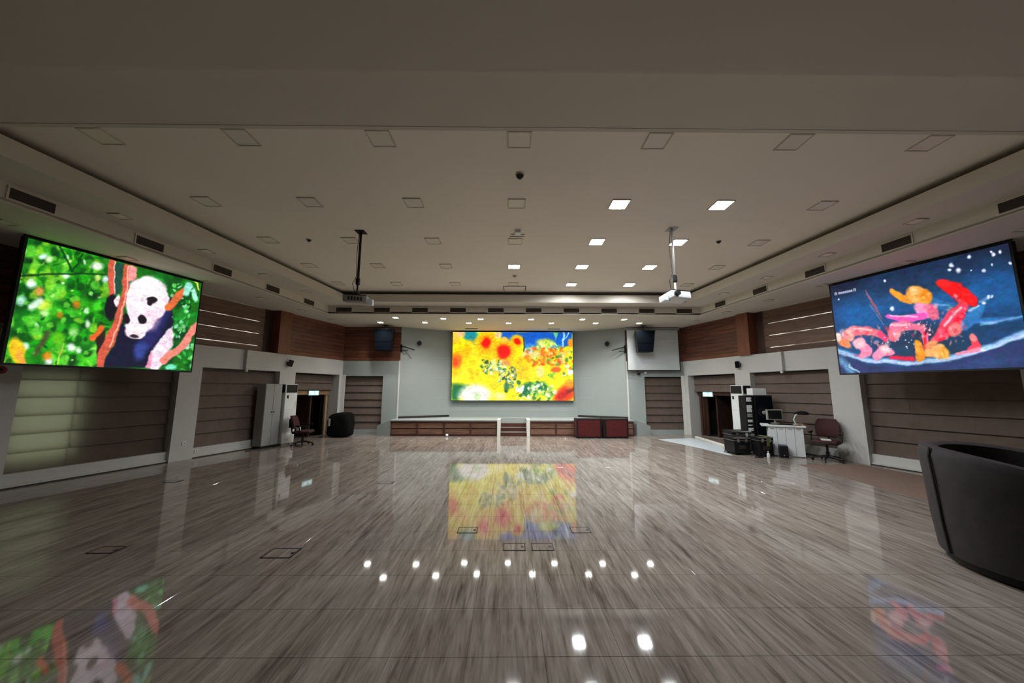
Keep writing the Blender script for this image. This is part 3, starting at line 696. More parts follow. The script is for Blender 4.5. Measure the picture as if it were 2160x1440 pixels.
ps.blobs(34, (800, 620, 1060, 820), 8, 26, [(60, 110, 90), (235, 240, 230), (150, 190, 140), (90, 140, 80)], .6, .85, .4)
ps.ell(915, 880, 36, 60, (60, 130, 80), 0, .7); ps.ell(905, 940, 24, 22, (40, 90, 40), 0, .7); ps.ell(905, 565, 70, 36, (235, 150, 90), 20, .8, .8); ps.ell(600, 670, 36, 24, (190, 120, 70), 0, .7)
ps.blobs(40, (1160, 370, 1700, 560), 18, 60, [(255, 150, 20), (255, 190, 40), (250, 110, 20), (255, 220, 60), (240, 230, 150)], .7, .85)
ps.ell(1220, 400, 60, 40, (235, 205, 225), 0, .7); ps.ell(1460, 290, 120, 60, (210, 230, 80), 0, .7); ps.blobs(26, (1340, 280, 1700, 420), 10, 36, [(190, 225, 80), (235, 245, 160), (120, 190, 60)], .6, .85, .35)
ps.blobs(50, (1480, 400, 1838, 740), 10, 36, [(110, 200, 70), (245, 235, 160), (250, 120, 40), (250, 245, 230), (60, 130, 50), (250, 205, 60)], .6, .85, .45)
ps.ell(1600, 650, 70, 40, (250, 100, 20), 0, .6); ps.line([(1715, 140), (1705, 330)], 26, (150, 220, 235), 12); ps.line([(1720, 250), (1780, 150)], 14, (190, 230, 230), 8); ps.poly([(1570, 140), (1640, 140), (1600, 240)], (110, 210, 130), 20)
ps.ell(1810, 290, 36, 60, (255, 150, 30), 0, .7); ps.ell(1380, 680, 60, 80, (250, 225, 130), 0, .8); ps.ell(1800, 690, 46, 36, (235, 245, 240), 0, .6)
ps.poly([(152, 850), (380, 860), (330, 930), (240, 1068), (152, 1068)], (20, 110, 60), 50); ps.ell(480, 990, 220, 140, (250, 245, 235), 0, .5); ps.ell(510, 1020, 50, 50, (200, 225, 170), 20, .9)
ps.ell(1290, 880, 170, 60, (30, 130, 60), -4, .7); ps.ell(1180, 940, 70, 60, (10, 110, 70), 20, .5); ps.ell(1085, 915, 56, 44, (245, 245, 235), 0, .4); ps.ell(1270, 920, 56, 36, (240, 245, 235), 20, .5)
ps.blobs(50, (1240, 860, 1560, 1060), 12, 40, [(190, 230, 120), (110, 180, 60), (240, 245, 200), (60, 120, 50), (220, 240, 90)], .6, .85, .45); ps.ell(820, 1010, 90, 50, (255, 235, 140), 0, .8); ps.ell(1210, 1030, 40, 30, (250, 240, 200), 0, .6)
ps.ell(1720, 980, 170, 110, (255, 70, 10), -35, .6); ps.ell(1690, 985, 110, 46, (200, 20, 10), -30, .7); ps.ell(1790, 930, 60, 26, (110, 30, 30), -30, .8); ps.ell(1780, 850, 60, 60, (255, 150, 20), 0, .9)
ps.line([(1153, 215), (1153, 400)], 18, (30, 60, 40), 10)
ps.blobs(50, (560, 520, 900, 720), 10, 30, [(30, 110, 60), (250, 250, 235), (70, 150, 90), (225, 235, 130), (150, 190, 60), (20, 80, 40)], .5, .85, .3)
ps.blobs(50, (800, 640, 1060, 900), 9, 26, [(50, 100, 80), (240, 245, 235), (110, 160, 120), (30, 80, 50), (200, 210, 120)], .5, .85, .3)
ps.blobs(60, (1180, 360, 1700, 600), 14, 40, [(255, 120, 10), (230, 80, 10), (255, 190, 40), (250, 235, 150), (110, 170, 50)], .6, .75, .35)
ps.blobs(50, (1060, 820, 1580, 1060), 12, 34, [(20, 110, 60), (235, 245, 215), (150, 205, 80), (40, 130, 60), (250, 250, 240)], .5, .85, .4)
ps.grain(.05, .08, .09)
led_c, _, _, _ = led_screen('led_screen', 'large LED screen at the back of the stage showing yellow sunflowers',
                            (-2.535, 14.46, 4.055), (2.45, 14.46, 4.055), (2.45, 14.46, 1.245), (-2.535, 14.46, 1.245), ps, depth=.14, bez=.025)
# hanging rails of the side screens
for s, quad, wn in ((-1, LS, 'panda'), (1, RS, 'seafood')):
    a, b = quad[0], quad[1]
    u = (b - a).normalized()
    t = thing('hanging_rail', 'thin black steel rail carrying the %s screen under the soffit' % wn, 'rail', (a + b) / 2 + Vector((0, 0, .035)))
    L = (b - a).length / 2
    MB().hexa([(Vector(u) * k * (L + .05) + Vector((-u.y, u.x, 0)) * e + Vector((0, 0, z))) for z in (-.0, .012) for k, e in ((-1, -.012), (1, -.012), (1, .012), (-1, .012))]).build('bar', M_BLACK, t)
    for k in (-.95, -.45, .1, .6, .95):
        c = Vector(u) * k * L
        MB().tube([c + Vector((0, 0, -.003)), c + Vector((0, 0, Z1 - a.z - .036))], .007, 6).build('hanger', M_BLACK, t)

# ================================================================== ROMAN BLINDS
def cloth_mat(name, col, trans):
    m = mat(name, col, .9, var=.12, scale=6, bump=.1)
    n, l = m.node_tree.nodes, m.node_tree.links
    b = n['Principled BSDF']; out = n['Material Output']
    tr = n.new('ShaderNodeBsdfTranslucent'); tr.inputs['Color'].default_value = (.72, .74, .62, 1)
    mx = n.new('ShaderNodeMixShader'); mx.inputs[0].default_value = trans
    l.new(b.outputs[0], mx.inputs[1]); l.new(tr.outputs[0], mx.inputs[2]); l.new(mx.outputs[0], out.inputs['Surface'])
    return m
M_CLOTH = cloth_mat('brown grey blind cloth translucent', srgb(104, 89, 81), .34)
def blind(label, loc, rz, Wd, z0, z1, rows, cols, m, stagger=0.0, bulge=.05):
    """cloth blind with stitched folds; local +y faces the room, local x along the wall, centred"""
    t = thing('roman_blind', label, 'blind', loc, rz, 'roman blinds')
    rh = (z1 - z0) / rows
    cw = Wd / cols
    cache = {}
    for r in range(rows):
        xs = [-Wd / 2 + k * cw for k in range(cols + 1)]
        if stagger and cols > 1:
            for k in range(1, cols): xs[k] += stagger * (1 if r % 2 else -1)
        for k in range(cols):
            a, b = xs[k], xs[k + 1]; key = round(b - a, 3)
            if key not in cache:
                h = (b - a) / 2 - .0005
                sec = [(-.012, .0), (bulge, .002), (bulge * .92, rh * .10), (bulge * .6, rh * .45), (bulge * .28, rh * .8), (.004, rh * 1.0), (.0, rh * 1.06), (-.012, rh * 1.06)]
                mb = MB(); n = len(sec)
                v = [(-h, y, z) for y, z in sec] + [(h, y, z) for y, z in sec]
                mb.verts_faces(v, [tuple(range(n)), tuple(range(n, 2 * n))] + [(i, (i + 1) % n, n + (i + 1) % n, n + i) for i in range(n)])
                o = mb.build('cloth_panel', m, t); cache[key] = o
            else:
                o = cache[key].copy(); COL.objects.link(o)
            o.location = ((a + b) / 2, 0, z0 + r * rh); o.parent = t
    MB().box(-Wd / 2, Wd / 2, -.01, .03, z1 - .012, z1 + .03).build('head_rail', M_BLIND2, t)
    return t
def blind_side(label, s, y0, y1, o, z0, z1, rows, cols, m, stagger=0):
    p_ = wp(s, (y0 + y1) / 2, o, 0)
    return blind(label, p_, wall_rz(s), (y1 - y0) * NW - .03, z0, z1, rows, cols, m, stagger)
blind_side('wide brown roman blind under the panda screen, daylight glowing through one end', -1, *OPEN[0], -.22, .245, 2.16, 6, 3, M_CLOTH)
blind_side('brown roman blind behind the grey steel cabinet', -1, *OPEN[1], -.22, .245, 2.16, 6, 3, M_BLIND, .05)
blind_side('short raised roman blind over the doorway beside the white air conditioner tower', -1, OPEN[2][0], OPEN[2][1], -.30, 1.66, 2.16, 2, 1, M_BLIND)
blind_side('wide brown roman blind under the seafood screen, behind the charcoal tub chair', 1, *OPENR[0], -.22, .245, 2.16, 6, 3, M_BLIND2, .06)
blind_side('brown roman blind behind the white equipment desk', 1, *OPENR[1], -.22, .245, 2.16, 7, 2, M_BLIND, .0)
blind_side('short raised roman blind over the doorway behind the black flight cases', 1, OPENR[2][0], OPENR[2][1], -.30, 1.62, 2.16, 2, 1, M_BLIND)
blind('tall roman blind beside the stage, behind the black cloth heap', (-5.815, D + .16, 0), math.pi, 1.50, .175, 2.13, 7, 2, M_BLIND, .06)
blind('tall roman blind beside the stage, below the white projection screen', (5.825, D + .16, 0), math.pi, 1.50, .175, 2.13, 7, 2, M_BLIND2, .06)

# ================================================================== DOORWAYS
for s, nm, ops, no in ((-1, 'left', OPEN, 1), (1, 'right', OPENR, 2)):
    y0, y1 = ops[2]
    q = MB(); wbox(q, s, y0 + .12, y1 - .02, -.44, -.38, 1.49, 1.64)
    door = q.build('door_%d' % no, M_TAN if s < 0 else M_DOORW, kind='structure')
    q = MB(); wbox(q, s, y1 - .14, y1 - .05, -.50, -.42, 0, 1.49); q.build('door_jamb', M_TAN if s < 0 else M_DOORW, door)
    q = MB(); wbox(q, s, y0 + .02, y0 + .12, -.50, -.42, 0, 1.64); q.build('door_jamb', M_BLACK if s < 0 else M_DOORW, door)
    q = MB(); wbox(q, s, y1 - .75, y1 - .69, -1.25, -.50, 0, 1.49); q.build('door_leaf', M_DOORW, door)
    q = MB(); wbox(q, s, y0, y1, -.52, -.46, 1.64, 2.0); q.build('door_transom', M_BLIND2, door)
    # glowing exit sign
    c = wp(s, 12.72, -.34, 1.46) if s < 0 else wp(1, 12.95, -.34, 1.44)
    t = thing('exit_sign', 'glowing pale cyan sign over the doorway beside the %s' % ('white air conditioner tower' if s < 0 else 'black flight cases'), 'sign', c, wall_rz(s))
    MB().box(-.24, .24, -.03, .0, 0, .18).build('housing', M_GREYP, t)
    MB().box(-.22, .22, 0, .004, .012, .168).build('face', M_EXIT, t)
    for a, b, c0, c1 in ((-.19, -.05, .03, .07), (-.19, -.08, .09, .15), (.02, .12, .04, .15), (.14, .20, .09, .15)): MB().box(a, b, .004, .006, c0, c1).build('pictogram', M_EXITW, t)
def curtain(label, s, ya, yb, o, z1, m):
    p_ = wp(s, (ya + yb) / 2, o, 0); t = thing('curtain', label, 'curtain', p_, wall_rz(s))
    w2 = (yb - ya) * NW / 2; N = 36
    f = [(-w2 + 2 * w2 * k / N, .035 * math.sin(k * 1.15) + .01 * math.sin(k * 2.7)) for k in range(N + 1)]
    mb = MB(); v = []
    for z, sc in ((.02, 1.15), (z1 * .5, 1.0), (z1, .8)): v += [(x, y * sc, z) for x, y in f] + [(x, y * sc - .012, z) for x, y in f[::-1]]
    n = 2 * (N + 1); fc = [(r * n + i, r * n + (i + 1) % n, (r + 1) * n + (i + 1) % n, (r + 1) * n + i) for r in range(2) for i in range(n)]
    mb.verts_faces(v, fc + [tuple(range(n)), tuple(range(2 * n, 3 * n))]); mb.build('cloth', m, t, smooth=True)
    MB().tube([(-w2, 0, z1 + .01), (w2, 0, z1 + .01)], .012, 8).build('rod', M_BLACK, t)
curtain('black curtain drawn aside in the doorway beside the black cloth heap', -1, 13.2, 13.46, -.50, 1.48, M_BLACKM)
curtain('dark brown pleated curtain in the doorway behind the black flight cases', 1, 13.12, 13.44, -.50, 1.46, M_DOORW)

# ================================================================== STAGE
YS, ZS = 13.1, .58
stage = thing('stage', 'low white stage with dark brown slatted front and centre steps', 'stage', (0, YS, 0))
I = Matrix.Translation((0, -YS, 0))
mb = MB(); mb.box(-4.52, -.50, YS - .02, 14.62, ZS - .04, ZS); mb.box(.46, 4.40, YS - .02, 14.62, ZS - .04, ZS); mb.box(-.50, .46, 13.90, 14.62, ZS - .04, ZS)
mb.build('deck', M_FACADE, stage, m4=I)
mb = MB(); mb.box(-4.5, -.6, YS + .10, 14.6, 0, ZS - .04); mb.box(.56, 4.38, YS + .10, 14.6, 0, ZS - .04)
mb.build('core', M_STAGEF, stage, m4=I)
MB().box(-.6, .56, 13.90, 14.6, 0, ZS - .04).build('top_riser', M_FACADE, stage, m4=I)
for x in (-.62, .46): MB().box(x, x + .12, YS - .03, 13.92, 0, ZS + .004).build('stair_cheek', M_TRIM, stage, m4=I)
for xa, xb_, nb in ((-4.5, -.62, 4), (.58, 4.38, 4)):
    bw = (xb_ - xa) / nb; fr = MB()
    fr.box(xa, xb_, YS, YS + .05, 0, .06); fr.box(xa, xb_, YS, YS + .05, ZS - .10, ZS - .04)
    fr.build('rail', M_STAGEF, stage, m4=I)
    for k in range(nb + 1):
        x = xa + k * bw; MB().box(max(xa, x - .03), min(xb_, x + .03), YS, YS + .055, .06, ZS - .10).build('stile', M_STAGEF, stage, m4=I)
    for k in range(nb):
        for z in (.07, .285):
            MB().box(xa + k * bw + .03, xa + (k + 1) * bw - .03, YS + .03, YS + .07, z, z + .185).build('panel', M_STAGE, stage, m4=I)
for k in range(3):
    y = YS + .02 + k * .27
    MB().box(-.50, .46, y, 13.90, 0 if k == 0 else .14 * k, .14 * (k + 1) - .006).build('riser', M_STAGEF, stage, m4=I)
    MB().box(-.50, .46, y - .004, 13.90, .14 * (k + 1) - .006, .14 * (k + 1)).build('tread', M_TREAD, stage, m4=I)
for s in (-1, 1):
    xa, xb_ = s * 4.50, s * 5.04
    MB().hexa([(xa, YS, 0), (xb_, YS + .12, 0), (xb_, D, 0), (xa, D, 0), (xa, YS, ZS), (xb_, YS + .12, .36), (xb_, D, .36), (xa, D, ZS)]).build('stage_wing', M_FACADE, stage, m4=I)
# red risers standing before the stage
for k, (x0, x1, lab) in enumerate(((2.18, 3.06, 'wide dark red carpeted platform box set against the stage front'), (3.12, 4.0, 'dark red carpeted platform box at the stage end beside the white wing'))):
    t = thing('platform_box', lab, 'platform', ((x0 + x1) / 2, 12.82, 0), 0, 'red platform boxes'); h = (x1 - x0) / 2
    MB().rbox(-h, h, -.25, .25, .05, .64, .02).build('body', M_REDBOX, t)
    MB().box(-h - .005, h + .005, -.255, .255, .64, .665).build('top_edge', M_BLACK, t)
    MB().box(-h + .02, h - .02, -.24, .24, 0, .05).build('plinth', M_BLACK, t)
    MB().box(-h + .0, -h + .10 if k else -h + .05, -.262, -.25, .05, .64).build('corner_strip', M_BLACK, t)
    MB().box(h - .05, h, -.262, -.25, .05, .64).build('corner_strip', M_BLACK, t)
o = MB().lathe([(.004, 0), (.03, .006), (.048, .03), (.052, .05), (.048, .072), (.03, .094), (.004, .1)], 16).build('ball', M_WHITEP, smooth=True)
o.location = (-2.42, 12.98, .0); tag(o, 'small white ball on the floor before the stage slats', 'ball')

# ================================================================== STAGE EQUIPMENT
def wall_speaker(label, x, y, z0, hgt, wd):
    t = thing('loudspeaker', label, 'speaker', (x, y, z0), 0, 'stage loudspeakers')
    a, b = wd / 2, wd * .40
    MB().hexa([(-b, -.0, 0), (b, 0, 0), (b * .8, .36, 0), (-b * .8, .36, 0), (-a, -.10, hgt), (a, -.10, hgt), (a * .8, .32, hgt), (-a * .8, .32, hgt)]).build('cabinet', M_BLACK, t)
    def f(zf, e): k = zf / hgt; return (b + (a - b) * k - .02, -.10 * k - e)
    for z0_, z1_ in ((.03, hgt * .40), (hgt * .42, hgt - .03)):
        (w0, y0), (w1, y1) = f(z0_, .012), f(z1_, .012)
        MB().hexa([(-w0, y0, z0_), (w0, y0, z0_), (w0, y0 + .012, z0_), (-w0, y0 + .012, z0_), (-w1, y1, z1_), (w1, y1, z1_), (w1, y1 + .012, z1_), (-w1, y1 + .012, z1_)]).build('grille', M_SPK, t)
    MB().tube([(0, .12, hgt - .02), (0, .12, Z1 - z0 - .002)], .02, 8).build('hanger', M_BLACK, t)
    MB().box(-.10, .10, .04, .20, Z1 - z0 - .012, Z1 - z0 - .001).build('ceiling_plate', M_BLACK, t)
wall_speaker('dark loudspeaker hung on the wooden boards beside the stage', -4.93, 13.18, 3.12, .84, .74)
wall_speaker('dark loudspeaker hung in front of the white projection screen', 4.93, 13.05, 3.10, .80, .72)
t = thing('projection_screen', 'white pull-down projection screen with thin dark frame', 'projection screen', (5.405, 13.52, 2.40))
MB().box(-1.0, 1.0, 0, .006, .045, 1.60).build('fabric', M_SCREENFAB, t)
MB().box(-1.04, 1.04, -.02, .03, 0, .045).build('bottom_bar', M_DARKLINE, t); MB().box(-1.06, 1.06, -.04, .05, 1.60, 1.70).build('casing', M_GREYP, t)
for x in (-1.03, 1.0): MB().box(x, x + .03, -.004, .012, .045, 1.60).build('border', M_DARKLINE, t)
t = thing('dome_camera', 'small dome camera on the wall below the white projection screen', 'camera', (4.83, D - .012, 2.33))
MB().tube([(0, .01, 0), (0, -.03, 0)], .09, 14).build('base', M_GREYP, t); MB().lathe([(.075, 0), (.07, -.03), (.05, -.06), (.01, -.075)], 14, (0, -.05, -.0)).build('dome', M_BLACK, t, smooth=True)
t = thing('junction_box', 'white round fitting on the wall beside the dome camera', 'fitting', (5.1, D - .012, 2.35))
MB().tube([(0, .01, 0), (0, -.04, 0)], .05, 14).build('body', M_WHITEP, t)
for s, lab in ((-1, 'near the wooden boards'), (1, 'near the white projection screen')):
    # small spotlight and a pair of arms on the angled sides of the stage recess
    x_in = 4.42 if s < 0 else 4.38
    px_, py_ = s * (x_in - .62), D + .33
    t = thing('stage_spotlight', 'small black spotlight on the angled stage side %s' % lab, 'spotlight', (px_, py_, 3.50))
    MB().tube([(0, .02, .02), (-s * .06, -.22, -.02)], [.10, .055], 12).build('lamp_head', M_BLACK, t); MB().tube([(0, .02, .02), (s * .02, .06, .02)], .025, 8).build('bracket', M_BLACK, t)
    t = thing('bracket_arm', 'black double bracket arm on the stage edge %s' % lab, 'bracket', (s * (x_in - .02), D - .02, 3.30))
    MB().tube([(0, 0, .06), (-s * .55, -.10, -.10)], .022, 8).build('arm', M_BLACK, t); MB().tube([(0, 0, -.13), (-s * .26, -.05, -.13)], .016, 8).build('arm', M_BLACK, t); MB().box(-.03, .03, -.005, .02, -.18, .12).build('mount_plate', M_BLACK, t)
for x, lab in ((-1.72, 'panda-screen side'), (1.60, 'seafood-screen side')):
    t = thing('slot_vent', 'narrow dark slot vent in the soffit over the sunflower screen, %s' % lab, 'vent', (x, 13.97, Z1 - .0005))
    MB().box(-.25, .25, -.05, .05, -.010, 0).build('frame', M_VENT, t); MB().box(-.22, .22, -.02, .02, -.014, -.008).build('slat', M_SLAT, t)

# ================================================================== PROJECTORS
def projector(label, x, y, zbot, dark, turn):
    t = thing('ceiling_projector', label, 'projector', (x, y, zbot), 0, 'ceiling projectors')
    zt_ = Z3 - zbot; pm = M_BLACK if dark else M_CHROME; bm_ = M_GREYP if dark else M_WHITEP
    MB().box(-.09, .09, -.09, .09, zt_ - .012, zt_).build('ceiling_plate', pm, t)
    MB().tube([(0, 0, .34), (0, 0, zt_ - .01)], .024 if dark else .020, 10).build('pole', pm, t)
    MB().lathe([(.03, .33), (.042, .35), (.042, .45), (.03, .47)], 12).build('collar', M_BLACK, t)
    MB().tube([(0, 0, .18), (0, 0, .34)], .018, 8).build('lower_pole', M_BLACK if dark else M_WHITEP, t)
    mb = MB(); mb.lathe([(.02, .19), (.06, .17), (.075, .13), (.03, .125)], 10); mb.build('mount_head', M_BLACK if dark else M_WHITEP, t)
    R = Matrix.Rotation(math.radians(turn), 4, 'Z') @ Matrix.Rotation(math.radians(8), 4, 'X')
    MB().rbox(-.22, .20, -.15, .15, -.02, .12, .02, 2, R).build('body', bm_, t, smooth=True)
    MB().box(-.215, .19, -.155, .155, .118, .126, R).build('lid_seam', M_BLACK, t)
    mb = MB()
    for k in range(5): mb.box(-.13 + k * .055, -.10 + k * .055, -.158, -.15, .015, .085, R)
    mb.build('air_grille', M_VENT if dark else M_GREYP, t)
    MB().tube([R @ Vector((.11, .14, .05)), R @ Vector((.11, .21, .05))], .05, 14).build('lens', M_BLACK, t)
    MB().rbox(.17, .30, -.10, .06, -.06, .06, .015, 2, R).build('side_unit', M_WHITEP, t, smooth=True)
    cpts = [(-.03, 0, zt_ - .03), (-.06, .02, 1.0), (-.035, 0, .5), (-.10, .0, .36), (-.05, .04, .13)] if zt_ > 1.05 else [(-.03, 0, .9), (-.1, 0, .36), (-.05, .04, .13)]
    MB().tube([Vector(c) for c in cpts], .006, 6).build('cable', M_BLACK, t)
projector('grey ceiling projector on a dark pole, on the panda-screen side', -3.10, 6.54, 3.34, True, 14)
projector('white ceiling projector on a silver pole, on the seafood-screen side', 2.91, 6.34, 3.36, False, 196)

# ================================================================== CEILING AND WALL FITTINGS
def sensor(label, x, y, m, r, h, cat='sensor'):
    o = thing('smoke_detector', label, cat, (x, y, Z3 - .0005))
    MB().lathe([(r * 1.15, 0), (r * 1.15, -h * .25)], 14).build('base', M_SOFF, o)
    MB().lathe([(r, -h * .25), (r * .85, -h * .6), (r * .35, -h)], 14).build('head', m, o, smooth=True)
sensor('dark cone detector on the recessed ceiling in line with the stage steps', -.05, 4.65, M_VENT, .055, .07)
sensor('small dark detector on the recessed ceiling beside the dark projector pole', -4.32, 6.91, M_VENT, .045, .05)
sensor('small dark detector on the recessed ceiling beyond the silver projector pole', 4.13, 6.87, M_VENT, .045, .05)
sensor('small grey detector beside the ceiling hatch outline', -.05, 9.16, M_GREYP, .05, .05)
t = thing('ceiling_box', 'small white box fixed to the recessed ceiling in line with the steps', 'box', (-.03, 6.47, Z3 - .0005))
MB().rbox(-.055, .055, -.07, .07, -.06, 0, .008).build('body', M_WHITEP, t); MB().box(-.14, .14, .12, .13, -.008, 0).build('wire_clip', M_VENT, t); MB().box(-.16, .13, .22, .23, -.008, 0).build('wire_clip', M_VENT, t)
for s, lab in ((-1, 'above the white air conditioner tower'), (1, 'above the equipment rack')):
    c = wp(s, 11.28, .002, 2.40); t = thing('wall_speaker', 'small dark bracketed wall speaker %s' % lab, 'speaker', c, wall_rz(s))
    MB().box(-.03, .03, 0, .06, .04, .14).build('bracket', M_BLACK, t); R = Matrix.Translation((0, .10, .1)) @ Matrix.Rotation(.5, 4, 'Z') @ Matrix.Rotation(-.25, 4, 'X')
    MB().rbox(-.06, .06, -.05, .06, -.10, .11, .012, 2, R).build('body', M_VENT, t); MB().box(-.05, .05, .06, .065, -.09, .10, R).build('grille', M_SPK, t)
    c = wp(s, 9.97, .003, 2.24); t = thing('cable_trunking', 'white vertical trunking on the wall band %s' % ('over the grey cabinet bay' if s < 0 else 'over the equipment desk bay'), 'trunking', c, wall_rz(s))
    MB().rbox(-.06, .06, .0, .10, .0, .54, .01).build('casing', M_WALL, t); MB().tube([(0, .05, .0), (0, .05, -.07)], .035, 10).build('conduit', M_TRIM, t)
for y, z, lab in ((8.72, .36, 'socket on the wall pillar beside the wide daylit blind'), (9.06, .12, 'socket on the sill beside the wall pillar')):
    o_ = .002 if y < 8.9 else -.088
    t = thing('wall_socket', 'small white ' + lab, 'socket', wp(-1, y, o_, z), wall_rz(-1)); MB().rbox(-.04, .04, 0, .015, 0, .08, .004).build('plate', M_WHITEP, t); MB().box(-.015, .015, .015, .018, .025, .055).build('insert', M_GREYP, t)
t = thing('fire_call_point', 'round red fire call point on the grey wall below the panda screen', 'alarm', wp(-1, 5.96, .002, 2.0), wall_rz(-1))
MB().tube([(0, 0, 0), (0, .05, 0)], .07, 16).build('body', M_CALL, t); MB().tube([(0, .05, 0), (0, .056, 0)], .03, 12).build('button', M_BLACK, t)
t = thing('switch_box', 'grey box on the wall band beside the panda screen edge', 'switch box', wp(-1, 5.93, .002, 2.44), wall_rz(-1))
MB().rbox(-.07, .07, 0, .06, 0, .28, .01).build('body', M_GREYP, t); MB().box(-.05, .05, .06, .064, .15, .25).build('label_plate', M_TRIM, t)

# ================================================================== FURNITURE, PANDA SIDE
t = thing('steel_cabinet', 'tall grey steel cabinet against the wall beside the white air conditioner tower', 'cabinet', wp(-1, 10.66, .0, 0), wall_rz(-1))
MB().rbox(-.27, .27, -.03, .28, .06, 1.84, .006, 1).build('body', M_STEEL, t); MB().box(-.26, .26, .0, .27, 0, .06).build('plinth', M_BLACK, t)
for x0, x1, hx in ((-.265, -.003, -.04), (.003, .265, .04)):
    d = MB().rbox(x0, x1, .28, .295, .075, 1.825, .004, 1).build('door', M_STEEL, t); MB().tube([(hx, .295, 1.02), (hx, .312, 1.02)], .018, 10).build('handle', M_BLACK, d)
def aircon(label, s, y):
    t = thing('air_conditioner', label, 'air conditioner', wp(s, y, .02, 0), wall_rz(s), 'air conditioner towers')
    MB().rbox(-.22, .22, 0, .34, .05, 1.84, .02, 3).build('body', M_WHITEP, t, smooth=True); MB().box(-.20, .20, .02, .32, 0, .05).build('base', M_GREYP, t)
    for x0, x1, y0, y1 in ((-.19, .19, .34, .352), (.22 if s < 0 else -.232, .232 if s < 0 else -.22, .03, .31)):
        g = MB().box(x0, x1, y0, y1, 1.58, 1.82).build('outlet_grille', M_BLACK, t)
        for k in range(4):
            z = 1.605 + k * .055; MB().box(x0 - .002, x1 + .002, y0 - .002, y1 + .004, z, z + .008).build('louvre', M_VENT, g)
    MB().box(-.222, .222, .33, .343, 1.06, 1.064).build('panel_seam', M_GREYP, t); MB().box(-.16, -.15, .34, .346, 1.10, 1.30).build('intake_slot', M_GREYP, t)
    MB().box(.10, .16, .34, .345, 1.40, 1.50).build('display', M_BLACK, t)
aircon('white air conditioner tower with dark top grille beside the grey steel cabinet', -1, 11.19)
aircon('white air conditioner tower half hidden behind the black equipment rack', 1, 11.18)
o = MB().tube([(-7.36, 9.92, .012), (-7.20, 10.5, .012), (-7.02, 11.0, .012), (-6.95, 11.2, .012)], .014, 6).build('floor_cable', M_BLACK, smooth=True)
tag(o, 'black cable lying on the floor along the grey steel cabinet', 'cable')

def office_chair(label, loc, rz, hs=1.0):
    """local +y is the direction the sitter faces"""
    t = thing('office_chair', label, 'chair', loc, rz, 'red office chairs')
    for k in range(5):
        a = k * 2 * math.pi / 5 + .3; c, s_ = math.cos(a), math.sin(a)
        g = MB().tube([(0, 0, .12), (.15 * c, .15 * s_, .105), (.29 * c, .29 * s_, .075)], [.026, .024, .016], 8).build('base_leg', M_BLACK, t, smooth=True)
        MB().tube([(.29 * c - .012 * s_, .29 * s_ + .012 * c, .03), (.29 * c + .012 * s_, .29 * s_ - .012 * c, .03)], .03, 10).build('caster', M_BLACK, g)
        MB().tube([(.29 * c, .29 * s_, .03), (.29 * c, .29 * s_, .08)], .008, 6).build('caster_stem', M_BLACK, g)
    MB().lathe([(.035, .09), (.035, .22), (.022, .22), (.022, .40 * hs)], 12).build('gas_lift', M_BLACK, t, smooth=True)
    MB().box(-.12, .12, -.12, .12, .395 * hs, .42 * hs).build('seat_plate', M_BLACK, t)
    MB().rbox(-.24, .24, -.22, .25, .42 * hs, .50 * hs, .035, 3).build('seat', M_RED, t, smooth=True)
    MB().rbox(-.245, .245, -.225, .255, .41 * hs, .44 * hs, .012, 2).build('seat_shell', M_BLACK, t, smooth=True)
    mb = MB(); N = 9; v = []       # curved padded back
    prof = [(0.56, .20, .0), (.64, .225, .02), (.76, .23, .0), (.90, .215, -.04), (.985, .17, -.07)]
    for z, hw, yo in prof:
        for e in (0, 1):
            row = [(-hw + 2 * hw * i / (N - 1), -.25 + yo + .05 * (abs(i - (N - 1) / 2) / ((N - 1) / 2)) ** 2 - (.055 if e else 0), z * hs) for i in range(N)]
            v += row if e == 0 else row[::-1]
    n = 2 * N; fc = [(r * n + i, r * n + (i + 1) % n, (r + 1) * n + (i + 1) % n, (r + 1) * n + i) for r in range(len(prof) - 1) for i in range(n)]
    mb.verts_faces(v, fc + [tuple(range(n)), tuple(range((len(prof) - 1) * n, len(prof) * n))])
    bk_ = mb.build('backrest', M_RED, t, smooth=True)
    MB().rbox(-.19, .19, -.345, -.31, .60 * hs, .90 * hs, .015, 2).build('back_shell', M_BLACK, bk_, smooth=True)
    MB().tube([(0, -.10, .405 * hs), (0, -.30, .42 * hs), (0, -.33, .62 * hs)], .022, 8).build('back_bar', M_BLACK, t, smooth=True)
    for sx in (-1, 1):
        a = MB().tube([(sx * .22, 0, .43 * hs), (sx * .28, 0, .46 * hs), (sx * .285, -.02, .62 * hs), (sx * .285, -.12, .66 * hs), (sx * .285, .16, .66 * hs)], .016, 8).build('armrest', M_BLACK, t, smooth=True)
        MB().rbox(sx * .285 - .028, sx * .285 + .028, -.12, .18, .66 * hs, .69 * hs, .01, 2).build('arm_pad', M_BLACK, a, smooth=True)
    return t
office_chair('dark red office chair beside the white air conditioner tower', (-6.44, 10.98, 0), math.radians(-78), .90)
# white cloth pad on that chair
o = MB().rbox(-.07, .07, -.025, .025, 0, .12, .02, 2).build('white_bag', M_WHITEP, smooth=True); o.location = (-6.48, 10.79, .46); tag(o, 'small white bag on the red chair beside the white air conditioner tower', 'bag')
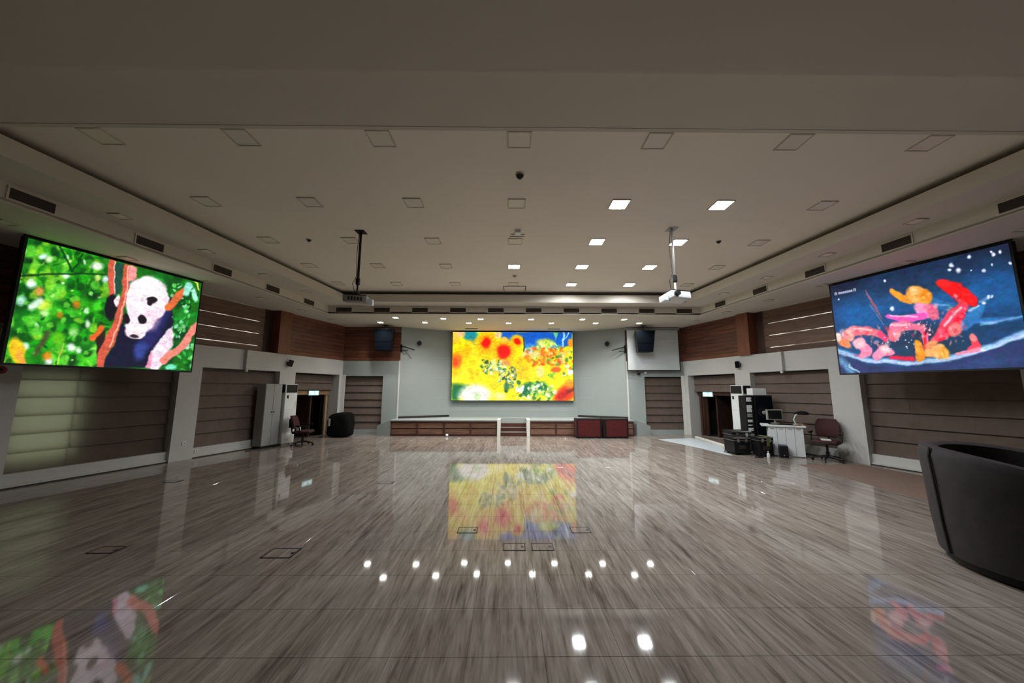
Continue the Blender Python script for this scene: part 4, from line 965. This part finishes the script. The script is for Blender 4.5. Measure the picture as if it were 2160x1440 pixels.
# black cloth heap by the doorway
t = thing('cloth_heap', 'black cloth covered heap on the floor beside the tall stage blind', 'heap', (-6.24, 12.95, 0))
mb = MB(); bm = mb.bm; bmesh.ops.create_cube(bm, size=1.0); bmesh.ops.subdivide_edges(bm, edges=list(bm.edges), cuts=7, use_grid_fill=True)
rn = random.Random(4)
for v in bm.verts:
    p_ = v.co.copy(); q_ = Vector((p_.x, p_.y, p_.z)); r_ = (abs(q_.x * 2) ** 5 + abs(q_.y * 2) ** 5 + abs(q_.z * 2) ** 5) ** .2
    q_ = q_ / max(r_, .2) if r_ > 0 else q_
    k = 1 + .05 * math.sin(9 * q_.x + 4 * q_.z) * math.cos(7 * q_.y + 5 * q_.z) + rn.uniform(-.02, .02)
    v.co = Vector((q_.x * .82 * k * (1.04 - .12 * (q_.z + .5)), q_.y * .62 * k, max(0, (q_.z + .5) * .86 * (1 - .14 * max(0, -q_.x)))))
mb.build('cover', M_BLACKM, t, smooth=True)
MB().rbox(-.30, -.22, -.345, -.29, .40, .66, .02, 2).build('white_label', M_GREYP, t)

# ================================================================== FURNITURE, SEAFOOD SIDE
t = thing('equipment_rack', 'narrow black equipment rack with a column of pale units', 'rack', (6.74, 10.42, 0))
MB().rbox(-.12, .12, -.22, .08, .0, 1.53, .006, 1).build('frame', M_BLACK, t)
for k, (z, h_, m_) in enumerate([(1.36, .12, M_WHITEP), (1.06, .20, M_WHITEP), (.92, .10, M_GREYP), (.78, .07, M_WHITEP), (.68, .03, M_WHITEP), (.54, .08, M_WHITEP), (.30, .16, M_GREYP)]):
    u_ = MB().box(-.09, .05, -.232, -.215, z, z + h_).build('unit', m_, t); MB().tube([(.03, -.232, z + h_ / 2), (.03, -.242, z + h_ / 2)], .012, 8).build('knob', M_BLACK, u_)
t = thing('loudspeaker', 'big black floor loudspeaker beside the equipment rack with a pale round cone', 'speaker', (7.14, 10.40, 0))
MB().rbox(-.26, .26, -.22, .12, 0, 1.54, .015, 2).build('cabinet', M_BLACK, t); MB().box(-.23, .23, -.232, -.22, .06, 1.48).build('grille', M_SPK, t)
MB().lathe([(.15, 0), (.13, .01), (.05, .004), (.05, .02), (.01, .03)], 18).build('woofer', M_BLACK, t, m4=Matrix.Translation((-.04, -.232, 1.05)) @ Matrix.Rotation(math.pi / 2, 4, 'X'))
MB().lathe([(.055, 0), (.05, .02), (.02, .035), (.004, .038)], 14).build('dust_cap', M_GREYP, t, smooth=True, m4=Matrix.Translation((-.04, -.25, 1.05)) @ Matrix.Rotation(math.pi / 2, 4, 'X'))
t = thing('carton', 'white carton lying on the big black floor loudspeaker', 'box', (7.08, 10.36, 1.54)); MB().rbox(-.20, .20, -.13, .13, 0, .20, .006, 1).build('body', M_WHITEP, t); MB().box(-.20, .20, -.01, .01, .198, .203).build('flap_seam', M_GREYP, t)
def flight_case(label, x0, x1, y0, y1, h, rz=0.0, strap=None):
    t = thing('flight_case', label, 'case', ((x0 + x1) / 2, (y0 + y1) / 2, 0), rz, 'black flight cases'); a, b = (x1 - x0) / 2, (y1 - y0) / 2
    MB().rbox(-a, a, -b, b, .05, h * .8, .01, 1).build('body', M_BLACK, t); l_ = MB().rbox(-a - .012, a + .012, -b - .012, b + .012, h * .8 + .012, h, .01, 1).build('lid', M_BLACK, t)
    MB().box(-a - .016, a + .016, -b - .016, b + .016, h * .8, h * .8 + .014).build('edge_trim', M_CHROME, t); MB().box(-a - .005, a + .005, -b - .018, -b - .008, h - .03, h + .002).build('lid_edge', M_CHROME, l_)
    for sx in (-1, 1):
        MB().box(sx * a * .5 - .03, sx * a * .5 + .03, -b - .02, -b, h * .74, h * .9).build('latch', M_CHROME, t)
        for sy in (-1, 1): MB().lathe([(.02, 0), (.035, .01), (.035, .05)], 10, (sx * (a - .06), sy * (b - .06), 0)).build('caster', M_BLACK, t)
    MB().box(-.09, .09, -b - .015, -b, h * .35, h * .55).build('handle', M_DARKLINE, t)
    if strap: MB().box(a * .1, a * .45, -b - .024, b + .024, h * .55, h + .012).build('strap', strap, t)
flight_case('low black flight case with silver lid edge before the dark doorway', 5.74, 6.16, 9.46, 9.90, .45)
flight_case('black flight case with an olive strap beside the white desk', 6.21, 6.58, 9.20, 9.46, .50, 0, M_GREEN)
flight_case('long black flight case standing behind the low silver-edged case', 6.02, 6.54, 9.96, 10.38, .56)
# thin pale layer on the floor tiles, then threshold strip
o = MB().prism([(4.95, 12.35), (6.30, 12.7), (6.22, 10.9), (5.98, 10.3), (5.70, 9.9), (5.66, 9.42), (5.56, 9.5), (5.40, 10.6)], .0005, .004).build('floor_layer', M_PALE); tag(o, 'thin pale layer lying on the floor before the dark doorway', 'sheet')
t = thing('kerb_strip', 'low white kerb strip on the floor before the dark doorway', 'strip', (6.45, 11.75, .0))
MB().hexa([(.02, 1.1, 0), (.10, 1.1, 0), (-.10, -1.1, 0), (-.20, -1.1, 0), (.02, 1.1, .05), (.10, 1.1, .05), (-.10, -1.1, .05), (-.20, -1.1, .05)]).build('bar', M_TRIM, t)
# desk
F1, F2 = Vector((6.66, 9.44, 0)), Vector((7.28, 9.06, 0)); ud = (F2 - F1).normalized(); ang = math.atan2(ud.y, ud.x); L = (F2 - F1).length
t = thing('equipment_desk', 'white equipment desk with grooved front panel beside the flight cases', 'desk', (F1 + F2) / 2, ang)
for k in range(4):
    x0 = -L / 2 + k * L / 4; f_ = MB().box(x0 + .004, x0 + L / 4 - .004, 0, .02, .02, .74).build('front_panel', M_WHITEP, t); MB().box(x0 + .05, x0 + L / 4 - .05, -.003, .004, .68, .70).build('slot', M_GREYP, f_)
for x in (-L / 2, L / 2 - .02): MB().box(x, x + .02, .02, .46, 0, .74).build('side_panel', M_TAN if x > 0 else M_WHITEP, t)
MB().rbox(-L / 2 - .14, L / 2 + .06, -.03, .50, .74, .785, .006, 1).build('desk_top', M_WHITEP, t); MB().box(-L / 2 + .04, L / 2 - .02, .10, .46, .785, .80).build('mat', M_BLACK, t)
def on_desk(x, y, z=.80):
    v = Vector((x, y, 0)); v.rotate(Matrix.Rotation(ang, 3, 'Z')); c = (F1 + F2) / 2 + v; return (c.x, c.y, z)
t = thing('monitor', 'small monitor with pale bezel on the white desk', 'monitor', on_desk(-.17, .34), math.radians(-8))
MB().lathe([(.10, 0), (.10, .012), (.03, .02)], 14).build('foot', M_GREYP, t); MB().box(-.02, .02, -.01, .012, .015, .10).build('stem', M_GREYP, t)
MB().rbox(-.20, .20, -.02, .03, .09, .37, .01, 2).build('bezel', M_GREYP, t); MB().box(-.165, .165, -.024, -.018, .12, .345).build('panel', M_BLACK, t)
t = thing('desk_lamp', 'desk lamp with white stem and dark oval head on the white desk', 'lamp', on_desk(.26, .26), math.radians(-10))
MB().lathe([(.06, 0), (.06, .015), (.012, .02)], 14).build('base', M_WHITEP, t); MB().tube([(0, 0, .015), (-.04, 0, .12), (.0, 0, .22), (.08, 0, .29)], .014, 8).build('stem', M_WHITEP, t, smooth=True)
MB().lathe([(.01, .05), (.10, .035), (.15, .0), (.13, -.045), (.02, -.05)], 18, (.17, 0, .30)).build('head', M_BLACK, t, smooth=True)
o = MB().rbox(-.06, .10, -.04, .04, 0, .035, .008, 1).build('notepad', M_TAN); o.location = on_desk(.30, .14); tag(o, 'tan pad lying at the end of the white desk', 'notepad')
t = thing('computer_tower', 'small dark blue computer tower on the floor before the white desk', 'computer', (6.80, 9.17, 0), ang)
MB().rbox(-.09, .09, -.14, .14, 0, .30, .008, 1).build('body', M_BLUE, t); MB().box(-.075, .075, -.146, -.14, .02, .28).build('front', M_BLACK, t); MB().tube([(0, -.146, .07), (0, -.152, .07)], .016, 10).build('badge', M_CHROME, t)
t = thing('bottle', 'small white bottle on the floor before the flight cases', 'bottle', (6.36, 9.10, 0))
MB().lathe([(.035, 0), (.038, .01), (.038, .09), (.014, .115), (.014, .14)], 14).build('body', M_WHITEP, t, smooth=True); MB().lathe([(.017, .14), (.017, .16)], 12).build('cap', M_TRIM, t)
t = thing('cable_coil', 'flat black cable coil on the floor beside the white bottle', 'cable', (6.12, 9.10, .0))
MB().tube([((.10 - .02 * k / 40) * math.cos(k * .45), (.07 - .01 * k / 40) * math.sin(k * .45), .01 + .0004 * k) for k in range(41)], .008, 6).build('loop', M_BLACK, t, smooth=True)
office_chair('dark red office chair with papers on its seat beside the wall pillar', (7.50, 8.68, 0), math.radians(128), 1.0)
t = thing('paper_stack', 'white papers on the seat of the red chair beside the wall pillar', 'papers', (7.45, 8.63, .502), .9); MB().box(-.13, .11, -.09, .09, 0, .012).build('sheet', M_WHITEP, t); MB().box(-.10, .13, -.08, .10, .012, .02).build('sheet', M_TRIM, t)
# runner carpet along the seafood wall
o = MB().prism([(6.46, 8.28), (7.9, 8.28), (8.15, 6.9), (8.6, 4.9), (6.24, 4.9)], .0005, .008).build('runner_carpet', M_RUNNER); tag(o, 'flat brown runner carpet along the wall beside the charcoal tub chair', 'carpet')

# ---- tub chair
t = thing('tub_chair', 'large charcoal upholstered tub chair standing on the tiles', 'armchair', (4.84, 3.42, 0), math.radians(-62))
N = 40; a0, a1 = math.radians(48), math.radians(360 - 48)          # opening faces +x
def arc(r, z, drop=0.0): return [(r * math.cos(a0 + (a1 - a0) * i / N), r * math.sin(a0 + (a1 - a0) * i / N), z - drop * (1 - math.sin(math.pi * i / N)) ** 1.5) for i in range(N + 1)]
rows = [arc(.70, .09), arc(.725, .4), arc(.74, .8, .04), arc(.755, 1.05, .20), arc(.735, 1.12, .24), arc(.66, 1.13, .24), arc(.60, 1.10, .24), arc(.57, .8, .08), arc(.55, .42), arc(.55, .09)]
mb = MB(); V = [[mb.bm.verts.new(p_) for p_ in r_] for r_ in rows]; n = len(rows)
for k in range(n):
    for i in range(N): mb.bm.faces.new([V[k][i], V[k][i + 1], V[(k + 1) % n][i + 1], V[(k + 1) % n][i]])
for i in (0, N): mb.bm.faces.new([V[k][i] for k in range(n)])
mb.build('shell', M_LOUNGE, t, smooth=True)
MB().lathe([(.50, .12), (.55, .16), (.555, .40), (.53, .46), (.40, .485), (.01, .49)], 32).build('seat_cushion', M_LOUNGEIN, t, smooth=True)
MB().lathe([(.64, .0), (.66, .02), (.66, .10), (.60, .11)], 32).build('plinth', M_BLACK, t, smooth=True)
for an in (140, 220, 290):
    a_ = math.radians(an); MB().tube([(r_ * math.cos(a_), r_ * math.sin(a_), z_) for r_, z_ in ((.712, .1), (.735, .4), (.752, .8), (.765, 1.02), (.748, 1.118))], .010, 6).build('seam_piping', M_LOUNGE, t, smooth=True)

# ---- floor boxes
def floor_box(label, x, y, w_=.24, d_=.18):
    t = thing('floor_box', label, 'floor box', (x, y, .0), 0, 'floor boxes'); f_ = .012
    mb = MB()
    for x0, x1, y0, y1 in ((-w_ / 2, w_ / 2, -d_ / 2, -d_ / 2 + f_), (-w_ / 2, w_ / 2, d_ / 2 - f_, d_ / 2), (-w_ / 2, -w_ / 2 + f_, -d_ / 2, d_ / 2), (w_ / 2 - f_, w_ / 2, -d_ / 2, d_ / 2)): mb.box(x0, x1, y0, y1, .0003, .005)
    mb.build('frame', M_BLACK, t); MB().box(-w_ / 2 + f_, w_ / 2 - f_, -d_ / 2 + f_, d_ / 2 - f_, .0003, .003).build('lid', M_FLOOR, t)
    MB().box(w_ / 2 - .05, w_ / 2 - .02, -.02, .02, .003, .0045).build('latch', M_BLACK, t)
floor_box('flush floor box, first of the four before the steps counted from the panda-screen side', -.69, 4.54)
floor_box('flush floor box, second of the four before the steps counted from the panda-screen side', -.13, 4.08)
floor_box('flush floor box, third of the four before the steps counted from the panda-screen side', .175, 4.08)
floor_box('flush floor box, last of the four before the steps counted from the panda-screen side', .68, 4.54)
floor_box('flush floor box on open tiles beneath the dark projector pole side', -2.56, 3.94, .30, .22)
for px_, py_, lab in ((365, 1015, 'beside the wall pillar by the daylit blind'), (815, 1018, 'between the dark projector and the stage steps'), (225, 1160, 'in front of the wide daylit blind')):
    c = unproj(px_, py_, (0, 0, 1), 0); floor_box('flush floor box set in the tiles ' + lab, c.x, c.y, .26, .16)
